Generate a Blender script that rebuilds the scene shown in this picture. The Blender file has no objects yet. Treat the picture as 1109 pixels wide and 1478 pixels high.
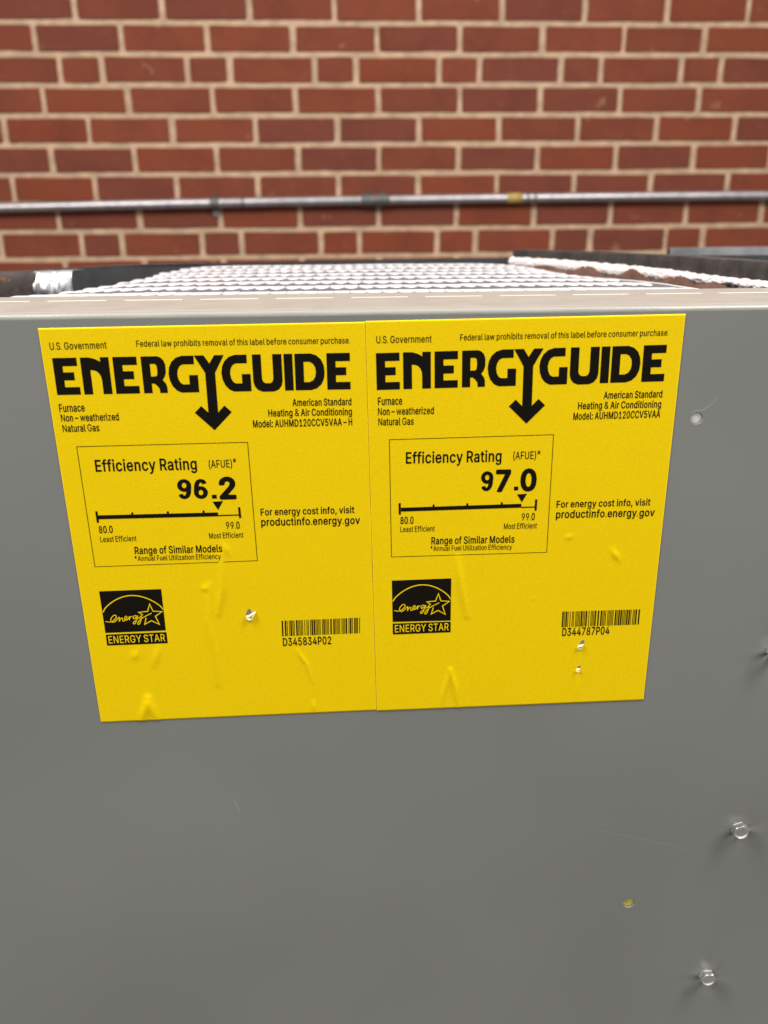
import bpy, bmesh, math, random
from mathutils import Vector, Matrix, noise

random.seed(7)
S = bpy.context.scene
COL = S.collection

# ------------------------------------------------------------------ camera, world, lamps
# everything is laid out in millimetres: x to the right along the cabinet, y away from the
# camera, z up from the top edge of the yellow labels; W() turns that into metres above the floor
Z0 = 800.0
def W(x, y, z): return Vector((x * .001, y * .001, (z + Z0) * .001))

PITCH, YAW, ROLL = 0.3395, -0.0424, -0.0088
def cam_axis(xr, ur, fw):
    c, s = math.cos(ROLL), math.sin(ROLL)
    x, up = c * xr - s * ur, s * xr + c * ur
    c, s = math.cos(PITCH), math.sin(PITCH)
    y, z = c * fw + s * up, -s * fw + c * up
    c, s = math.cos(YAW), math.sin(YAW)
    return Vector((c * x - s * y, s * x + c * y, z))
cam_data = bpy.data.cameras.new('camera')
cam = bpy.data.objects.new('camera', cam_data)
COL.objects.link(cam)
R_, U_, F_ = cam_axis(1, 0, 0), cam_axis(0, 1, 0), cam_axis(0, 0, 1)
m = Matrix((R_, U_, -F_)).transposed().to_4x4()
m.translation = W(-8.13, -350.64, 40.05)
cam.matrix_world = m
cam_data.sensor_fit = 'VERTICAL'
cam_data.sensor_height = 36.0
cam_data.lens = 36.0 * 1200.3 / 1478
cam_data.clip_start = .01
cam_data.clip_end = 60
cam_data.dof.use_dof = True
cam_data.dof.focus_distance = .385
cam_data.dof.aperture_fstop = 10.0
S.camera = cam

world = bpy.data.worlds.new('World')
S.world = world
world.use_nodes = True
bg = world.node_tree.nodes['Background']
bg.inputs[0].default_value = (1.0, .97, .93, 1)
# overcast brightness: the zenith three times as bright as the horizon, dim ground below
wn, wlk = world.node_tree.nodes, world.node_tree.links
w_tc = wn.new('ShaderNodeTexCoord'); w_sep = wn.new('ShaderNodeSeparateXYZ')
wlk.new(w_tc.outputs['Generated'], w_sep.inputs[0])
w_ramp = wn.new('ShaderNodeMapRange'); w_ramp.inputs[1].default_value = 0.0; w_ramp.inputs[2].default_value = 1
w_ramp.inputs[3].default_value = .40; w_ramp.inputs[4].default_value = 1.2
wlk.new(w_sep.outputs[2], w_ramp.inputs[0]); wlk.new(w_ramp.outputs[0], bg.inputs[1])

def strip_lamp(name, loc, target, power, sx, sy):
    ld = bpy.data.lights.new(name, 'AREA')
    ld.shape = 'RECTANGLE'; ld.size = sx; ld.size_y = sy
    ld.energy = power; ld.color = (1.0, .95, .88)
    o = bpy.data.objects.new(name, ld)
    COL.objects.link(o)
    o.location = loc
    o.rotation_euler = (Vector(target) - Vector(loc)).to_track_quat('-Z', 'Y').to_euler()
strip_lamp('strip_light', (1.25, -.35, 2.35), (0, .3, .7), 67, .25, 1.2)
strip_lamp('strip_light', (-1.25, -.35, 2.35), (0, .3, .7), 67, .25, 1.2)

S.view_settings.view_transform = 'Standard'
S.view_settings.look = 'None'
S.view_settings.exposure = 0.0
S.view_settings.gamma = 1.0
S.render.engine = 'CYCLES'
try:
    S.cycles.use_denoising = True
except Exception:
    pass

# ------------------------------------------------------------------ helpers
def link(name, me, parent=None, mats=None):
    o = bpy.data.objects.new(name, me)
    COL.objects.link(o)
    if parent is not None:
        o.parent = parent
        o.matrix_parent_inverse = parent.matrix_world.inverted() if False else Matrix()
    if mats and hasattr(me, 'materials') and len(me.materials) == 0:
        for mm in (mats if isinstance(mats, (list, tuple)) else [mats]):
            me.materials.append(mm)
    return o
def thing(name, label, cat, loc=(0, 0, 0), group=None):
    o = bpy.data.objects.new(name, None)
    COL.objects.link(o)
    o.empty_display_size = .05
    o.location = loc
    tag(o, label, cat, group)
    return o
def tag(o, label, cat, group=None):
    o['label'] = label; o['category'] = cat
    if group: o['group'] = group
def mesh(name, verts, faces, smooth=False):
    me = bpy.data.meshes.new(name)
    me.from_pydata([tuple(v) for v in verts], [], faces)
    me.validate()
    if smooth:
        for p in me.polygons: p.use_smooth = True
    return me
class MB:
    """collects vertices (mm, cabinet frame) into one mesh; org = origin of the object in mm"""
    def __init__(s, org=(0, 0, 0)):
        s.v = []; s.f = []; s.org = Vector(org)
    def add(s, vs, fs):
        n = len(s.v)
        s.v += [(Vector(v) - s.org) * .001 for v in vs]
        s.f += [tuple(i + n for i in f) for f in fs]
    def box(s, x0, x1, y0, y1, z0, z1):
        s.add([(x, y, z) for x in (x0, x1) for y in (y0, y1) for z in (z0, z1)],
              [(0, 1, 3, 2), (4, 6, 7, 5), (0, 4, 5, 1), (2, 3, 7, 6), (0, 2, 6, 4), (1, 5, 7, 3)])
    def tube(s, pts, r, n=20, cap=True):
        pts = [Vector(p) for p in pts]
        vs, fs = [], []
        for i, p in enumerate(pts):
            d = (pts[min(i + 1, len(pts) - 1)] - pts[max(i - 1, 0)]).normalized()
            a = d.cross(Vector((0, 0, 1)))
            if a.length < 1e-4: a = d.cross(Vector((1, 0, 0)))
            a.normalize(); b = a.cross(d)
            rr = r[i] if isinstance(r, (list, tuple)) else r
            vs += [p + (a * math.cos(2 * math.pi * k / n) + b * math.sin(2 * math.pi * k / n)) * rr for k in range(n)]
        for i in range(len(pts) - 1):
            for k in range(n):
                k2 = (k + 1) % n
                fs.append((i * n + k, i * n + k2, (i + 1) * n + k2, (i + 1) * n + k))
        if cap:
            fs.append(tuple(range(n))[::-1]); fs.append(tuple((len(pts) - 1) * n + k for k in range(n)))
        s.add(vs, fs)
    def build(s, name, mat, parent=None, smooth=False, fix=True):
        me = mesh(name, s.v, s.f, smooth)
        if fix:
            bm = bmesh.new(); bm.from_mesh(me)
            bmesh.ops.recalc_face_normals(bm, faces=bm.faces)
            bm.to_mesh(me); bm.free()
        o = link(name, me, parent, mat)
        return o

def lin(r, g, b, k=1.0):
    def f(c):
        c /= 255.0
        return c / 12.92 if c <= .04045 else ((c + .055) / 1.055) ** 2.4
    return (f(r) * k, f(g) * k, f(b) * k, 1)

def material(name, col, rough=.5, metal=0.0, spec=.5, bump=0.0, bscale=400.0, vary=0.0, vscale=30.0,
             col2=None, rnd=0.0, coat=0.0, bdist=.0005, detail=4.0):
    m = bpy.data.materials.new(name); m.use_nodes = True
    nt = m.node_tree; N = nt.nodes; L = nt.links
    p = N['Principled BSDF']
    p.inputs['Roughness'].default_value = rough
    p.inputs['Metallic'].default_value = metal
    p.inputs['Specular IOR Level'].default_value = spec
    if coat: p.inputs['Coat Weight'].default_value = coat
    p.inputs['Base Color'].default_value = col
    tc = N.new('ShaderNodeTexCoord')
    if vary or col2:
        nz = N.new('ShaderNodeTexNoise'); nz.inputs['Scale'].default_value = vscale; nz.inputs['Detail'].default_value = detail
        L.new(tc.outputs['Object'], nz.inputs['Vector'])
        mx = N.new('ShaderNodeMix'); mx.data_type = 'RGBA'
        c2 = col2 or tuple(c * (1 - vary) for c in col[:3]) + (1,)
        mx.inputs[6].default_value = col; mx.inputs[7].default_value = c2
        rp = N.new('ShaderNodeMapRange'); rp.inputs[1].default_value = .35; rp.inputs[2].default_value = .65
        L.new(nz.outputs[0], rp.inputs[0]); L.new(rp.outputs[0], mx.inputs[0])
        L.new(mx.outputs[2], p.inputs['Base Color'])
    if bump:
        nb = N.new('ShaderNodeTexNoise'); nb.inputs['Scale'].default_value = bscale; nb.inputs['Detail'].default_value = 3
        L.new(tc.outputs['Object'], nb.inputs['Vector'])
        bp = N.new('ShaderNodeBump'); bp.inputs['Strength'].default_value = bump; bp.inputs['Distance'].default_value = bdist
        L.new(nb.outputs[0], bp.inputs['Height']); L.new(bp.outputs[0], p.inputs['Normal'])
    return m

M = {}
M['paint'] = material('grey_enamel', (.202, .209, .201, 1), rough=.33, spec=.42, bump=.06, bscale=900, vary=.13, vscale=5, detail=2)  # broad tone drift in the colour stands in for soft reflections on the panel
M['flange'] = material('grey_enamel_flange', (.26, .235, .21, 1), rough=.42, spec=.5, bump=.25, bscale=700, vary=.10, vscale=60)
M['slot'] = material('pale_gasket', (.42, .39, .35, 1), rough=.6)
M['dark'] = material('black_liner', (.035, .036, .040, 1), rough=.6, vary=.3, vscale=60)
M['yellow'] = material('yellow_paper', (.83, .585, .0012, 1), rough=.5, spec=.10, bump=.22, bscale=1600, vary=.06, vscale=800, bdist=.0002, detail=3)
M['ink'] = material('black_ink', (.008, .006, .004, 1), rough=.6, spec=.04, bump=.1, bscale=1600, bdist=.0001)
M['paper'] = material('torn_paper', (.72, .70, .55, 1), rough=.7)
M['paper_yellow'] = material('torn_yellow_paper', (.78, .62, .10, 1), rough=.5)
M['steel'] = material('zinc_steel', (.93, .93, .94, 1), rough=.24, metal=1)
M['galv'] = material('galvanised_steel', (.50, .52, .55, 1), rough=.38, metal=.85, vary=.35, vscale=45, bump=.15, bscale=90)
M['conduit'] = material('galvanised_conduit', (.42, .40, .42, 1), rough=.42, metal=.85, vary=.25, vscale=50)
M['fitting'] = material('dull_zinc_fitting', (.13, .125, .125, 1), rough=.5, metal=.5, vary=.3, vscale=80)
M['tape'] = material('yellow_tape', (.34, .25, .07, 1), rough=.5)
M['mortar'] = material('cream_mortar', (.49, .345, .235, 1), rough=.95, spec=.15, bump=.8, bscale=220, vary=.30, vscale=35, bdist=.003, detail=8)
M['bubble'] = material('glossy_white_plastic', (.50, .50, .53, 1), rough=.32, spec=.6)
M['film'] = material('clear_grey_film', (.085, .09, .10, 1), rough=.45, spec=.2)
M['fibre'] = material('white_glass_fibre', (.76, .68, .67, 1), rough=.95, spec=.1, bump=.8, bscale=700, bdist=.001)
M['kraft'] = material('brown_kraft_paper', (.17, .085, .06, 1), rough=.65, bump=.5, bscale=120, vary=.35, vscale=80)
M['facing'] = material('charcoal_board_facing', (.052, .043, .041, 1), rough=.85, spec=.2, bump=.6, bscale=260, vary=.45, vscale=70, bdist=.001)
M['foil'] = material('crumpled_foil', (.42, .42, .44, 1), rough=.42, metal=.9, bump=.3, bscale=70, bdist=.004)
M['concrete'] = material('grey_concrete', (.13, .125, .12, 1), rough=.9, bump=.5, bscale=60, vary=.25, vscale=4)
M['scratch'] = material('bright_scratch', (.38, .375, .35, 1), rough=.4)
M['core'] = material('yellow_insulation_core', (.85, .80, .16, 1), rough=.8, vary=.4, vscale=600)

M['bend'] = material('grey_enamel_bend', (.235, .235, .215, 1), rough=.3, spec=.4, bump=.15, bscale=700)  # base lighter than the panel enamel, putting some edge highlight into the colour
def pucker(mat, centres):
    """shallow creases radiating from each screw, where the sheet is drawn in"""
    nt = mat.node_tree; N = nt.nodes; L = nt.links
    def mth(op, a, b=None):
        n = N.new('ShaderNodeMath'); n.operation = op
        for i, v in enumerate((a, b)):
            if v is None: continue
            if isinstance(v, (int, float)): n.inputs[i].default_value = v
            else: L.new(v, n.inputs[i])
        return n.outputs[0]
    tc = N.new('ShaderNodeTexCoord'); sp = N.new('ShaderNodeSeparateXYZ'); L.new(tc.outputs['Object'], sp.inputs[0])
    tot = None
    for cx, cz, ph in centres:
        dx = mth('SUBTRACT', sp.outputs[0], cx * .001); dz = mth('SUBTRACT', sp.outputs[2], (cz + Z0) * .001)
        rr = mth('SQRT', mth('ADD', mth('MULTIPLY', dx, dx), mth('MULTIPLY', dz, dz)))
        th = mth('ARCTAN2', dz, dx)
        c = mth('ADD', mth('COSINE', mth('ADD', mth('MULTIPLY', th, 4.0), ph)), mth('MULTIPLY', mth('COSINE', mth('ADD', mth('MULTIPLY', th, 7.0), ph * 2)), .45))
        f = mth('EXPONENT', mth('MULTIPLY', mth('POWER', mth('DIVIDE', rr, .0085), 1.5), -1.0))
        h = mth('MULTIPLY', mth('SUBTRACT', mth('MULTIPLY', c, .5), 1.2), f)
        tot = h if tot is None else mth('ADD', tot, h)
    bp = N.new('ShaderNodeBump'); bp.inputs['Strength'].default_value = 1.0; bp.inputs['Distance'].default_value = .00055
    p = N['Principled BSDF']
    old = p.inputs['Normal'].links[0].from_socket
    L.new(old, bp.inputs['Normal']); L.new(tot, bp.inputs['Height']); L.new(bp.outputs[0], p.inputs['Normal'])

def brick_material():
    m = bpy.data.materials.new('fired_red_brick'); m.use_nodes = True
    nt = m.node_tree; N = nt.nodes; L = nt.links; p = N['Principled BSDF']
    p.inputs['Roughness'].default_value = .85; p.inputs['Specular IOR Level'].default_value = .2
    oi = N.new('ShaderNodeObjectInfo'); tc = N.new('ShaderNodeTexCoord')
    cr = N.new('ShaderNodeValToRGB'); e = cr.color_ramp.elements
    e[0].position = 0; e[0].color = lin(127, 67, 51, .62)
    e[1].position = 1; e[1].color = lin(141, 72, 48, .62)
    for pos, c in ((.16, lin(128, 69, 54, .62)), (.4, lin(135, 70, 50, .62)), (.62, lin(141, 73, 51, .62)), (.82, lin(138, 68, 45, .62))):
        x = e.new(pos); x.color = c
    L.new(oi.outputs['Random'], cr.inputs[0])
    add = N.new('ShaderNodeVectorMath'); add.operation = 'ADD'
    sc = N.new('ShaderNodeVectorMath'); sc.operation = 'SCALE'; sc.inputs[3].default_value = 40
    cmb = N.new('ShaderNodeCombineXYZ')
    for i in range(3): L.new(oi.outputs['Random'], cmb.inputs[i])
    L.new(cmb.outputs[0], sc.inputs[0]); L.new(tc.outputs['Object'], add.inputs[0]); L.new(sc.outputs[0], add.inputs[1])
    def nz(scale, detail=5):
        n = N.new('ShaderNodeTexNoise'); n.inputs['Scale'].default_value = scale; n.inputs['Detail'].default_value = detail
        L.new(add.outputs[0], n.inputs['Vector']); return n
    n1, n2, n3 = nz(9), nz(60), nz(25)
    def mix(a, fac_node, lo, hi, col, amt):
        mr = N.new('ShaderNodeMapRange'); mr.inputs[1].default_value = lo; mr.inputs[2].default_value = hi
        mr.inputs[4].default_value = amt
        L.new(fac_node.outputs[0], mr.inputs[0])
        x = N.new('ShaderNodeMix'); x.data_type = 'RGBA'; x.inputs[7].default_value = col
        L.new(mr.outputs[0], x.inputs[0]); L.new(a, x.inputs[6]); return x.outputs[2]
    c = mix(cr.outputs[0], n1, .45, .7, lin(104, 54, 44, .62), .4)
    c = mix(c, n2, .55, .8, lin(160, 92, 66, .62), .35)
    c = mix(c, n3, .68, .78, lin(205, 168, 130, .62), .45)
    L.new(c, p.inputs['Base Color'])
    bp = N.new('ShaderNodeBump'); bp.inputs['Strength'].default_value = .5; bp.inputs['Distance'].default_value = .003
    L.new(n2.outputs[0], bp.inputs['Height']); L.new(bp.outputs[0], p.inputs['Normal'])
    return m
M['brick'] = brick_material()

# ------------------------------------------------------------------ floor
fl = MB(); fl.box(-4000, 4500, -3500, 1990, -Z0 - 60, -Z0)
o = fl.build('floor', M['concrete']); o['kind'] = 'structure'

# ------------------------------------------------------------------ brick wall
WY, WX, WD = 0.0142, -634.7, 1918.6          # wall yaw, start and distance
cw, sw = math.cos(WY), math.sin(WY)
wall = thing('brick_wall', 'red brick wall with cream mortar joints standing behind the grey cabinet', 'wall',
             (WX * .001, WD * .001, 0))
wall.rotation_euler = (0, 0, WY)
def wl(u, d, z): return (u * .001, d * .001, (z + Z0) * .001)       # wall-local metres

# mortar: one gently uneven sheet set back behind the brick faces
U0, U1 = -1500, 3300
nx, nz = 240, 120
Zb, Zt = -800, 1500
vs = []; fs = []
for j in range(nz + 1):
    for i in range(nx + 1):
        u = U0 + (U1 - U0) * i / nx; z = Zb + (Zt - Zb) * j / nz
        vs.append(wl(u, 2.6 + 1.6 * noise.noise(Vector((u * .03, z * .03, 0))), z))
for j in range(nz):
    for i in range(nx):
        a = j * (nx + 1) + i
        fs.append((a, a + 1, a + nx + 2, a + nx + 1))
me = mesh('mortar', vs, fs, True)
o = link('mortar', me, wall, M['mortar'])

def brick_geo(w, h, rnd, ring=14):
    """one weathered brick face with rounded arrises, centred, metres"""
    w -= 1.0 * rnd.random(); h -= 1.0 * rnd.random()
    out = []
    c = 3.2
    pts = [(-w/2 + c, -h/2), (-w/6, -h/2), (w/6, -h/2), (w/2 - c, -h/2), (w/2, -h/2 + c), (w/2, 0), (w/2, h/2 - c),
           (w/2 - c, h/2), (w/6, h/2), (-w/6, h/2), (-w/2 + c, h/2), (-w/2, h/2 - c), (-w/2, 0), (-w/2, -h/2 + c)]
    pts = [(x + rnd.uniform(-.9, .9), z + rnd.uniform(-.8, .8)) for x, z in pts]
    n = len(pts)
    V = []
    for s, d in ((.0, 22.0), (.0, 1.6), (1.6, 0.0)):
        for x, z in pts:
            k = math.hypot(x, z)
            V.append(((x - (s if x > 0 else -s) * (abs(x) > w * .3)) * .001, (d + rnd.uniform(-.2, .2)) * .001,
                      (z - (s if z > 0 else -s) * (abs(z) > h * .3)) * .001))
    F = []
    for r in range(2):
        for k in range(n):
            k2 = (k + 1) % n
            F.append((r * n + k, r * n + k2, (r + 1) * n + k2, (r + 1) * n + k))
    F.append(tuple(range(2 * n, 3 * n)))
    return V, F
rb = random.Random(3)
STR, HDR, PIT = 190.5, 88.5, 203.2
def brick_mesh(w):
    me = mesh('brick', *brick_geo(w, 55.2, rb))
    me.materials.append(M['brick']); return me
str_meshes = [brick_mesh(STR) for _ in range(8)]
hdr_meshes = [brick_mesh(HDR) for _ in range(4)]
# course boundaries: course k spans BEDS[k] .. BEDS[k+1]; k = 0 is the second course in view
COURSE = 67.1
def bed(k): return 483.3 - 66.95 * k
far_v = []; far_f = []
nb = 0
for k in range(-14, 19):
    zc = (bed(k) + bed(k + 1)) / 2
    # type of course: 1 and 7 hold headers (every sixth), others alternate phase
    kk = k % 6
    hdr = kk == 1
    phase = [-101.6, 0, -100, 0, -100, 0][kk] + 5
    units = []
    if hdr:
        u = -50.8 + 5 if k % 12 == 1 else -43.0
        u -= 304.8 * 5
        while u < U1:
            units.append((u + 49.3, True)); units.append((u + 98.6 + 103.1, False)); u += 304.8
    else:
        u = phase - PIT * 8
        while u < U1:
            units.append((u + PIT / 2, False)); u += PIT
    for uc, ish in units:
        if uc < U0 + 100 or uc > U1 - 100: continue
        uu = uc + rb.uniform(-1.8, 1.8); zz = zc + rb.uniform(-.8, .8)
        if -520 < uu < 2060 and -210 < zz < 760:
            o = bpy.data.objects.new('brick', rb.choice(hdr_meshes if ish else str_meshes))
            COL.objects.link(o); o.parent = wall
            o.location = wl(uu, rb.uniform(-.7, .7), zz)
            o.rotation_euler = (rb.uniform(-.006, .006), rb.uniform(-.005, .005), rb.uniform(-.003, .003))
            nb += 1
        elif zz > Zb + 30:
            V, F = brick_geo(HDR if ish else STR, 55.2, rb)
            n = len(far_v); ox, oy, oz = wl(uu, 0, zz)
            far_v += [(a + ox, b + oy, c + oz) for a, b, c in V]
            far_f += [tuple(i + n for i in f) for f in F]
me = mesh('outer_brickwork', far_v, far_f)
o = link('outer_brickwork', me, wall, M['brick']); o['kind'] = 'stuff'

# ------------------------------------------------------------------ conduit on the wall
def wpt(u, d, z):      # wall coordinates -> cabinet frame, mm
    return Vector((WX + u * cw - d * sw, WD + u * sw + d * cw, z))
cond = thing('conduit', 'long galvanised conduit running across the brick wall on two fittings', 'conduit', wpt(706, -22, 78) * .001 + Vector((0, 0, Z0 * .001)))
co = cond.location * 1000 - Vector((0, 0, Z0))
path = []
for i in range(41):
    u = -1100 + 3700 * i / 40
    t = (u + 235) / 1977.0
    z = 61.5 + 0 + 26.5 * (1 - (1 - min(max(t, -.3), 1.0)) ** 2) * .58 + 12 * .0
    path.append(wpt(u, -16, z + 11))
r = 11.8
b = MB(co); b.tube(path, r, 24); b.build('pipe', M['conduit'], cond, True)
def pz(u):
    t = (u + 235) / 1977.0
    return 61.5 + 26.5 * (1 - (1 - min(max(t, -.3), 1.0)) ** 2) * .58 + 11
# strap at the left: a band over the pipe and a tab down to the wall
b = MB(co)
b.tube([wpt(u, -16, pz(u)) for u in (291, 294, 309, 312)], [12.4, 14.6, 14.6, 12.4], 24)
b.build('strap', M['fitting'], cond, True)
b = MB(co)
p = wpt(301, -7, pz(301)); b.box(p.x - 6.5, p.x + 6.5, p.y - 1, p.y + 5, p.z - 33, p.z - 6)
b.build('strap_tab', M['fitting'], cond)
for du, dz in ((0, 13),):
    b = MB(co); b.tube([wpt(301 + du, -16, pz(301) + dz), wpt(301 + du, -18, pz(301) + dz + 10)], 4.2, 6); b.build('screw', M['fitting'], cond)
b = MB(co)
b.tube([wpt(u, -16, pz(u)) for u in (672, 677, 703, 705, 709, 711, 737, 742)], [13.2, 15.4, 15.4, 14.2, 14.2, 15.4, 15.4, 13.2], 24)
b.build('coupling', M['fitting'], cond, True)
for u in (688, 726):
    b = MB(co); b.tube([wpt(u, -17, pz(u) + 13), wpt(u, -19, pz(u) + 24)], 5, 8); b.build('screw', M['fitting'], cond)
b = MB(co); b.tube([wpt(u, -16, pz(u)) for u in (1046, 1084)], 12.7, 24); b.build('tape_band', M['tape'], cond, True)
for u in (372, 1100, 1118):
    b = MB(co); b.tube([wpt(u - 3, -16, pz(u)), wpt(u + 3, -16, pz(u))], 12.2, 24)
    b.build('dark_ring', M['fitting'], cond, True)

# ------------------------------------------------------------------ galvanised sheet behind on the right
b = MB((334, 565, -Z0))
b.box(334, 900, 560, 561.2, -Z0, 6.6)
b.box(334, 900, 552, 561.6, 6.6, 8.2)
b.box(334, 900, 552, 553.0, -1, 6.6)
pan = b.build('metal_panel', M['galv'])
pan.location = W(334, 565, -Z0)
tag(pan, 'bluish galvanised metal sheet behind the dark board at the far right', 'metal sheet')
pan.data.materials.clear(); pan.data.materials.append(M['galv'])

# measured positions on the cabinet front, mm
TEXTS = [
 [
  ('U.S. Government', 'r', -130.08, -9.79, -106.95, -9.57, 2.9),
  ('Federal law prohibits removal of this label before consumer purchase.', 'r', -94.85, -9.07, -6.83, -8.97, 2.53),
  ('Furnace', 'm', -129.73, -35.83, -119.19, -35.69, 3.28),
  ('Non – weatherized', 'm', -129.56, -39.92, -105.42, -39.81, 3.1),
  ('Natural Gas', 'm', -129.48, -44.46, -114.11, -44.37, 3.12),
  ('American Standard', 'm', -31.84, -35.02, -6.76, -35.02, 2.99),
  ('Heating & Air Conditioning', 'm', -42.3, -39.37, -6.64, -39.37, 3.01),
  ('Model: AUHMD120CCV5VAA – H', 'm', -49.06, -44.03, -6.59, -43.87, 3.1),
  ('Efficiency Rating', 'm', -117.92, -62.25, -74.42, -62.26, 5.13),
  ('(AFUE)', 'r', -69.23, -61.66, -59.22, -61.59, 3.45),
  ('*', 'r', -58.69, -60.88, -57.34, -60.85, 3.29),
  ('96.2', 'b', -83.7, -75.75, -58.22, -75.74, 9.26),
  ('80.0', 'm', -119.85, -90.74, -113.8, -90.7, 3.3),
  ('99.0', 'm', -63.83, -90.16, -57.76, -90.14, 3.3),
  ('Least Efficient', 'r', -119.82, -95.0, -103.86, -94.92, 2.66),
  ('Most Efficient', 'r', -71.63, -94.57, -56.41, -94.46, 2.66),
  ('Range of Similar Models', 'm', -105.29, -101.17, -66.35, -101.14, 3.46),
  ('*Annual Fuel Utilization Efficiency', 'r', -105.65, -104.53, -67.21, -104.46, 2.5),
  ('For energy cost info, visit', 'm', -48.14, -84.13, -6.5, -83.97, 3.14),
  ('productinfo.energy.gov', 'm', -48.18, -89.06, -4.09, -89.18, 3.56),
  ('D345834P02', 'm', -41.4, -149.6, -18.66, -149.36, 4.03),
 ],
 [
  ('U.S. Government', 'r', 4.18, -9.08, 27.28, -9.02, 2.91),
  ('Federal law prohibits removal of this label before consumer purchase.', 'r', 39.27, -8.47, 127.65, -7.64, 2.55),
  ('Furnace', 'm', 4.59, -35.29, 14.93, -35.17, 3.3),
  ('Non – weatherized', 'm', 4.54, -39.64, 28.56, -39.54, 3.11),
  ('Natural Gas', 'm', 4.64, -44.18, 19.9, -44.1, 3.14),
  ('American Standard', 'm', 102.07, -34.26, 127.73, -34.04, 3.04),
  ('Heating & Air Conditioning', 'm', 91.18, -38.65, 127.68, -38.52, 3.05),
  ('Model: AUHMD120CCV5VAA', 'm', 89.44, -43.31, 127.76, -42.92, 3.14),
  ('Efficiency Rating', 'm', 16.52, -61.46, 58.72, -61.44, 5.03),
  ('(AFUE)', 'r', 63.91, -60.63, 74.02, -60.56, 3.48),
  ('*', 'r', 74.61, -60.1, 75.99, -60.06, 3.33),
  ('97.0', 'b', 49.98, -75.15, 74.93, -74.94, 9.36),
  ('80.0', 'm', 14.06, -89.73, 20.0, -89.72, 3.32),
  ('99.0', 'm', 68.99, -89.34, 74.97, -89.32, 3.34),
  ('Least Efficient', 'r', 14.05, -93.61, 29.6, -93.6, 2.67),
  ('Most Efficient', 'r', 61.1, -93.36, 76.13, -93.34, 2.69),
  ('Range of Similar Models', 'm', 28.16, -99.93, 66.17, -100.02, 3.45),
  ('*Annual Fuel Utilization Efficiency', 'r', 27.81, -103.19, 65.2, -103.4, 2.52),
  ('For energy cost info, visit', 'm', 84.53, -83.61, 127.42, -83.54, 3.18),
  ('productinfo.energy.gov', 'm', 84.59, -88.66, 129.86, -88.77, 3.61),
  ('D344787P04', 'm', 91.25, -148.59, 114.03, -148.4, 4.08),
 ],
]
D = {
 'title': [[(-129.5, -28.36), (-7.0, -28.03), (-129.5, -13.4)], [(4.35, -28.55), (127.7, -26.85), (4.35, -13.4)]],
 'box': [[(-124.66, -51.01), (-51.86, -50.49), (-50.92, -105.82), (-123.74, -106.84)], [(9.34, -50.58), (81.24, -49.74), (81.39, -105.24), (9.97, -105.64)]],
 'tri': [[(-68.92, -77.19), (-64.29, -76.98), (-66.72, -81.13)], [(66.34, -76.93), (70.92, -76.65), (68.74, -80.72)]],
 'bar': [[(-119.46, -83.26), (-66.93, -83.15)], [(14.38, -82.9), (68.56, -82.3)]],
 'thin': [[(-66.98, -83.73), (-57.19, -83.65)], [(68.6, -83.09), (75.05, -83.05)]],
 'tickL': [[(-119.93, -80.43), (-119.83, -85.76)], [(13.77, -79.81), (13.85, -85.23)]],
 'tickR': [[(-57.46, -79.99), (-57.28, -85.09)], [(75.17, -79.46), (75.14, -84.8)]],
 'ticks': [[(-104.43, -82.33), (-88.87, -82.22), (-73.2, -82.11)], [(28.99, -81.87), (44.11, -81.71), (59.65, -81.56)]],
 'sq': [[(-123.36, -118.97), (-95.36, -118.65), (-95.26, -139.71), (-123.03, -140.18)], [(10.07, -117.43), (37.59, -117.06), (37.67, -138.75), (10.35, -138.62)]],
 'strip': [[(-122.98, -141.08), (-95.09, -140.61), (-94.99, -146.37), (-123.01, -146.76)], [(10.35, -139.49), (37.68, -139.33), (37.78, -144.92), (10.42, -145.24)]],
 'barcode': [[(-41.5, -136.45), (-4.96, -135.94), (-5.11, -144.09), (-41.58, -144.55)], [(90.66, -135.72), (127.84, -135.66), (127.93, -143.67), (90.79, -144.0)]],
 'corners': [[(-133.79, -1.07), (-0.37, -0.27), (2.19, -186.43), (-130.81, -188.28)], [(-0.25, 0.03), (134.11, 1.18), (134.19, -185.45), (2.42, -186.83)]],
 'tears': [[(-55.96, -133.21)], [(100.59, -153.92), (100.31, -166.76)]],
 'ridges': [[[(-67.12, -102.33), (-67.74, -119.46), (-70.22, -131.7)], [(-73.89, -117.54), (-74.97, -135.47), (-73.95, -151.46), (-73.31, -169.02)], [(-109.64, -150.27), (-112.03, -154.59)], [(-99.53, -148.77), (-102.36, -157.88)], [(-107.09, -175.78), (-111.36, -188.36)], [(-107.09, -175.78), (-104.38, -188.24)], [(-34.97, -152.39), (-30.68, -159.6), (-28.41, -169.48)], [(-28.48, -180.22), (-28.02, -186.07)], [(-76.8, -118.5), (-74.34, -119.27)], [(-65.82, -97.32), (-63.7, -102.43)]], [[(40.44, -106.95), (41.99, -119.15), (44.99, -136.33)], [(37.99, -164.98), (34.84, -177.9), (33.94, -186.05)], [(37.99, -164.98), (40.52, -174.24), (42.12, -185.96)], [(111.97, -105.1), (115.31, -110.03)], [(89.94, -98.7), (92.73, -97.41)], [(77.09, -127.96), (76.51, -129.38)], [(101.09, -170.62), (100.67, -184.21)]]],
 'holes': [(144.3, -43.79), (138.71, -313.78)],
 'screws': [(194.55, -268.59), (189.61, -370.86), (195.86, -162.39)],
 'scratch': [[(141.57, -41.58), (142.39, -40.67), (143.86, -40.08), (146.03, -40.27), (148.02, -38.92), (150.83, -36.83), (152.41, -34.72)], [(-70.61, -235.5), (-69.77, -238.5), (-68.26, -241.98), (-68.43, -244.53)], [(114.52, -262.14), (131.57, -267.86), (154.5, -274.38), (174.08, -281.72)], [(119.24, -261.48), (126.86, -256.07)]],
}
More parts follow.
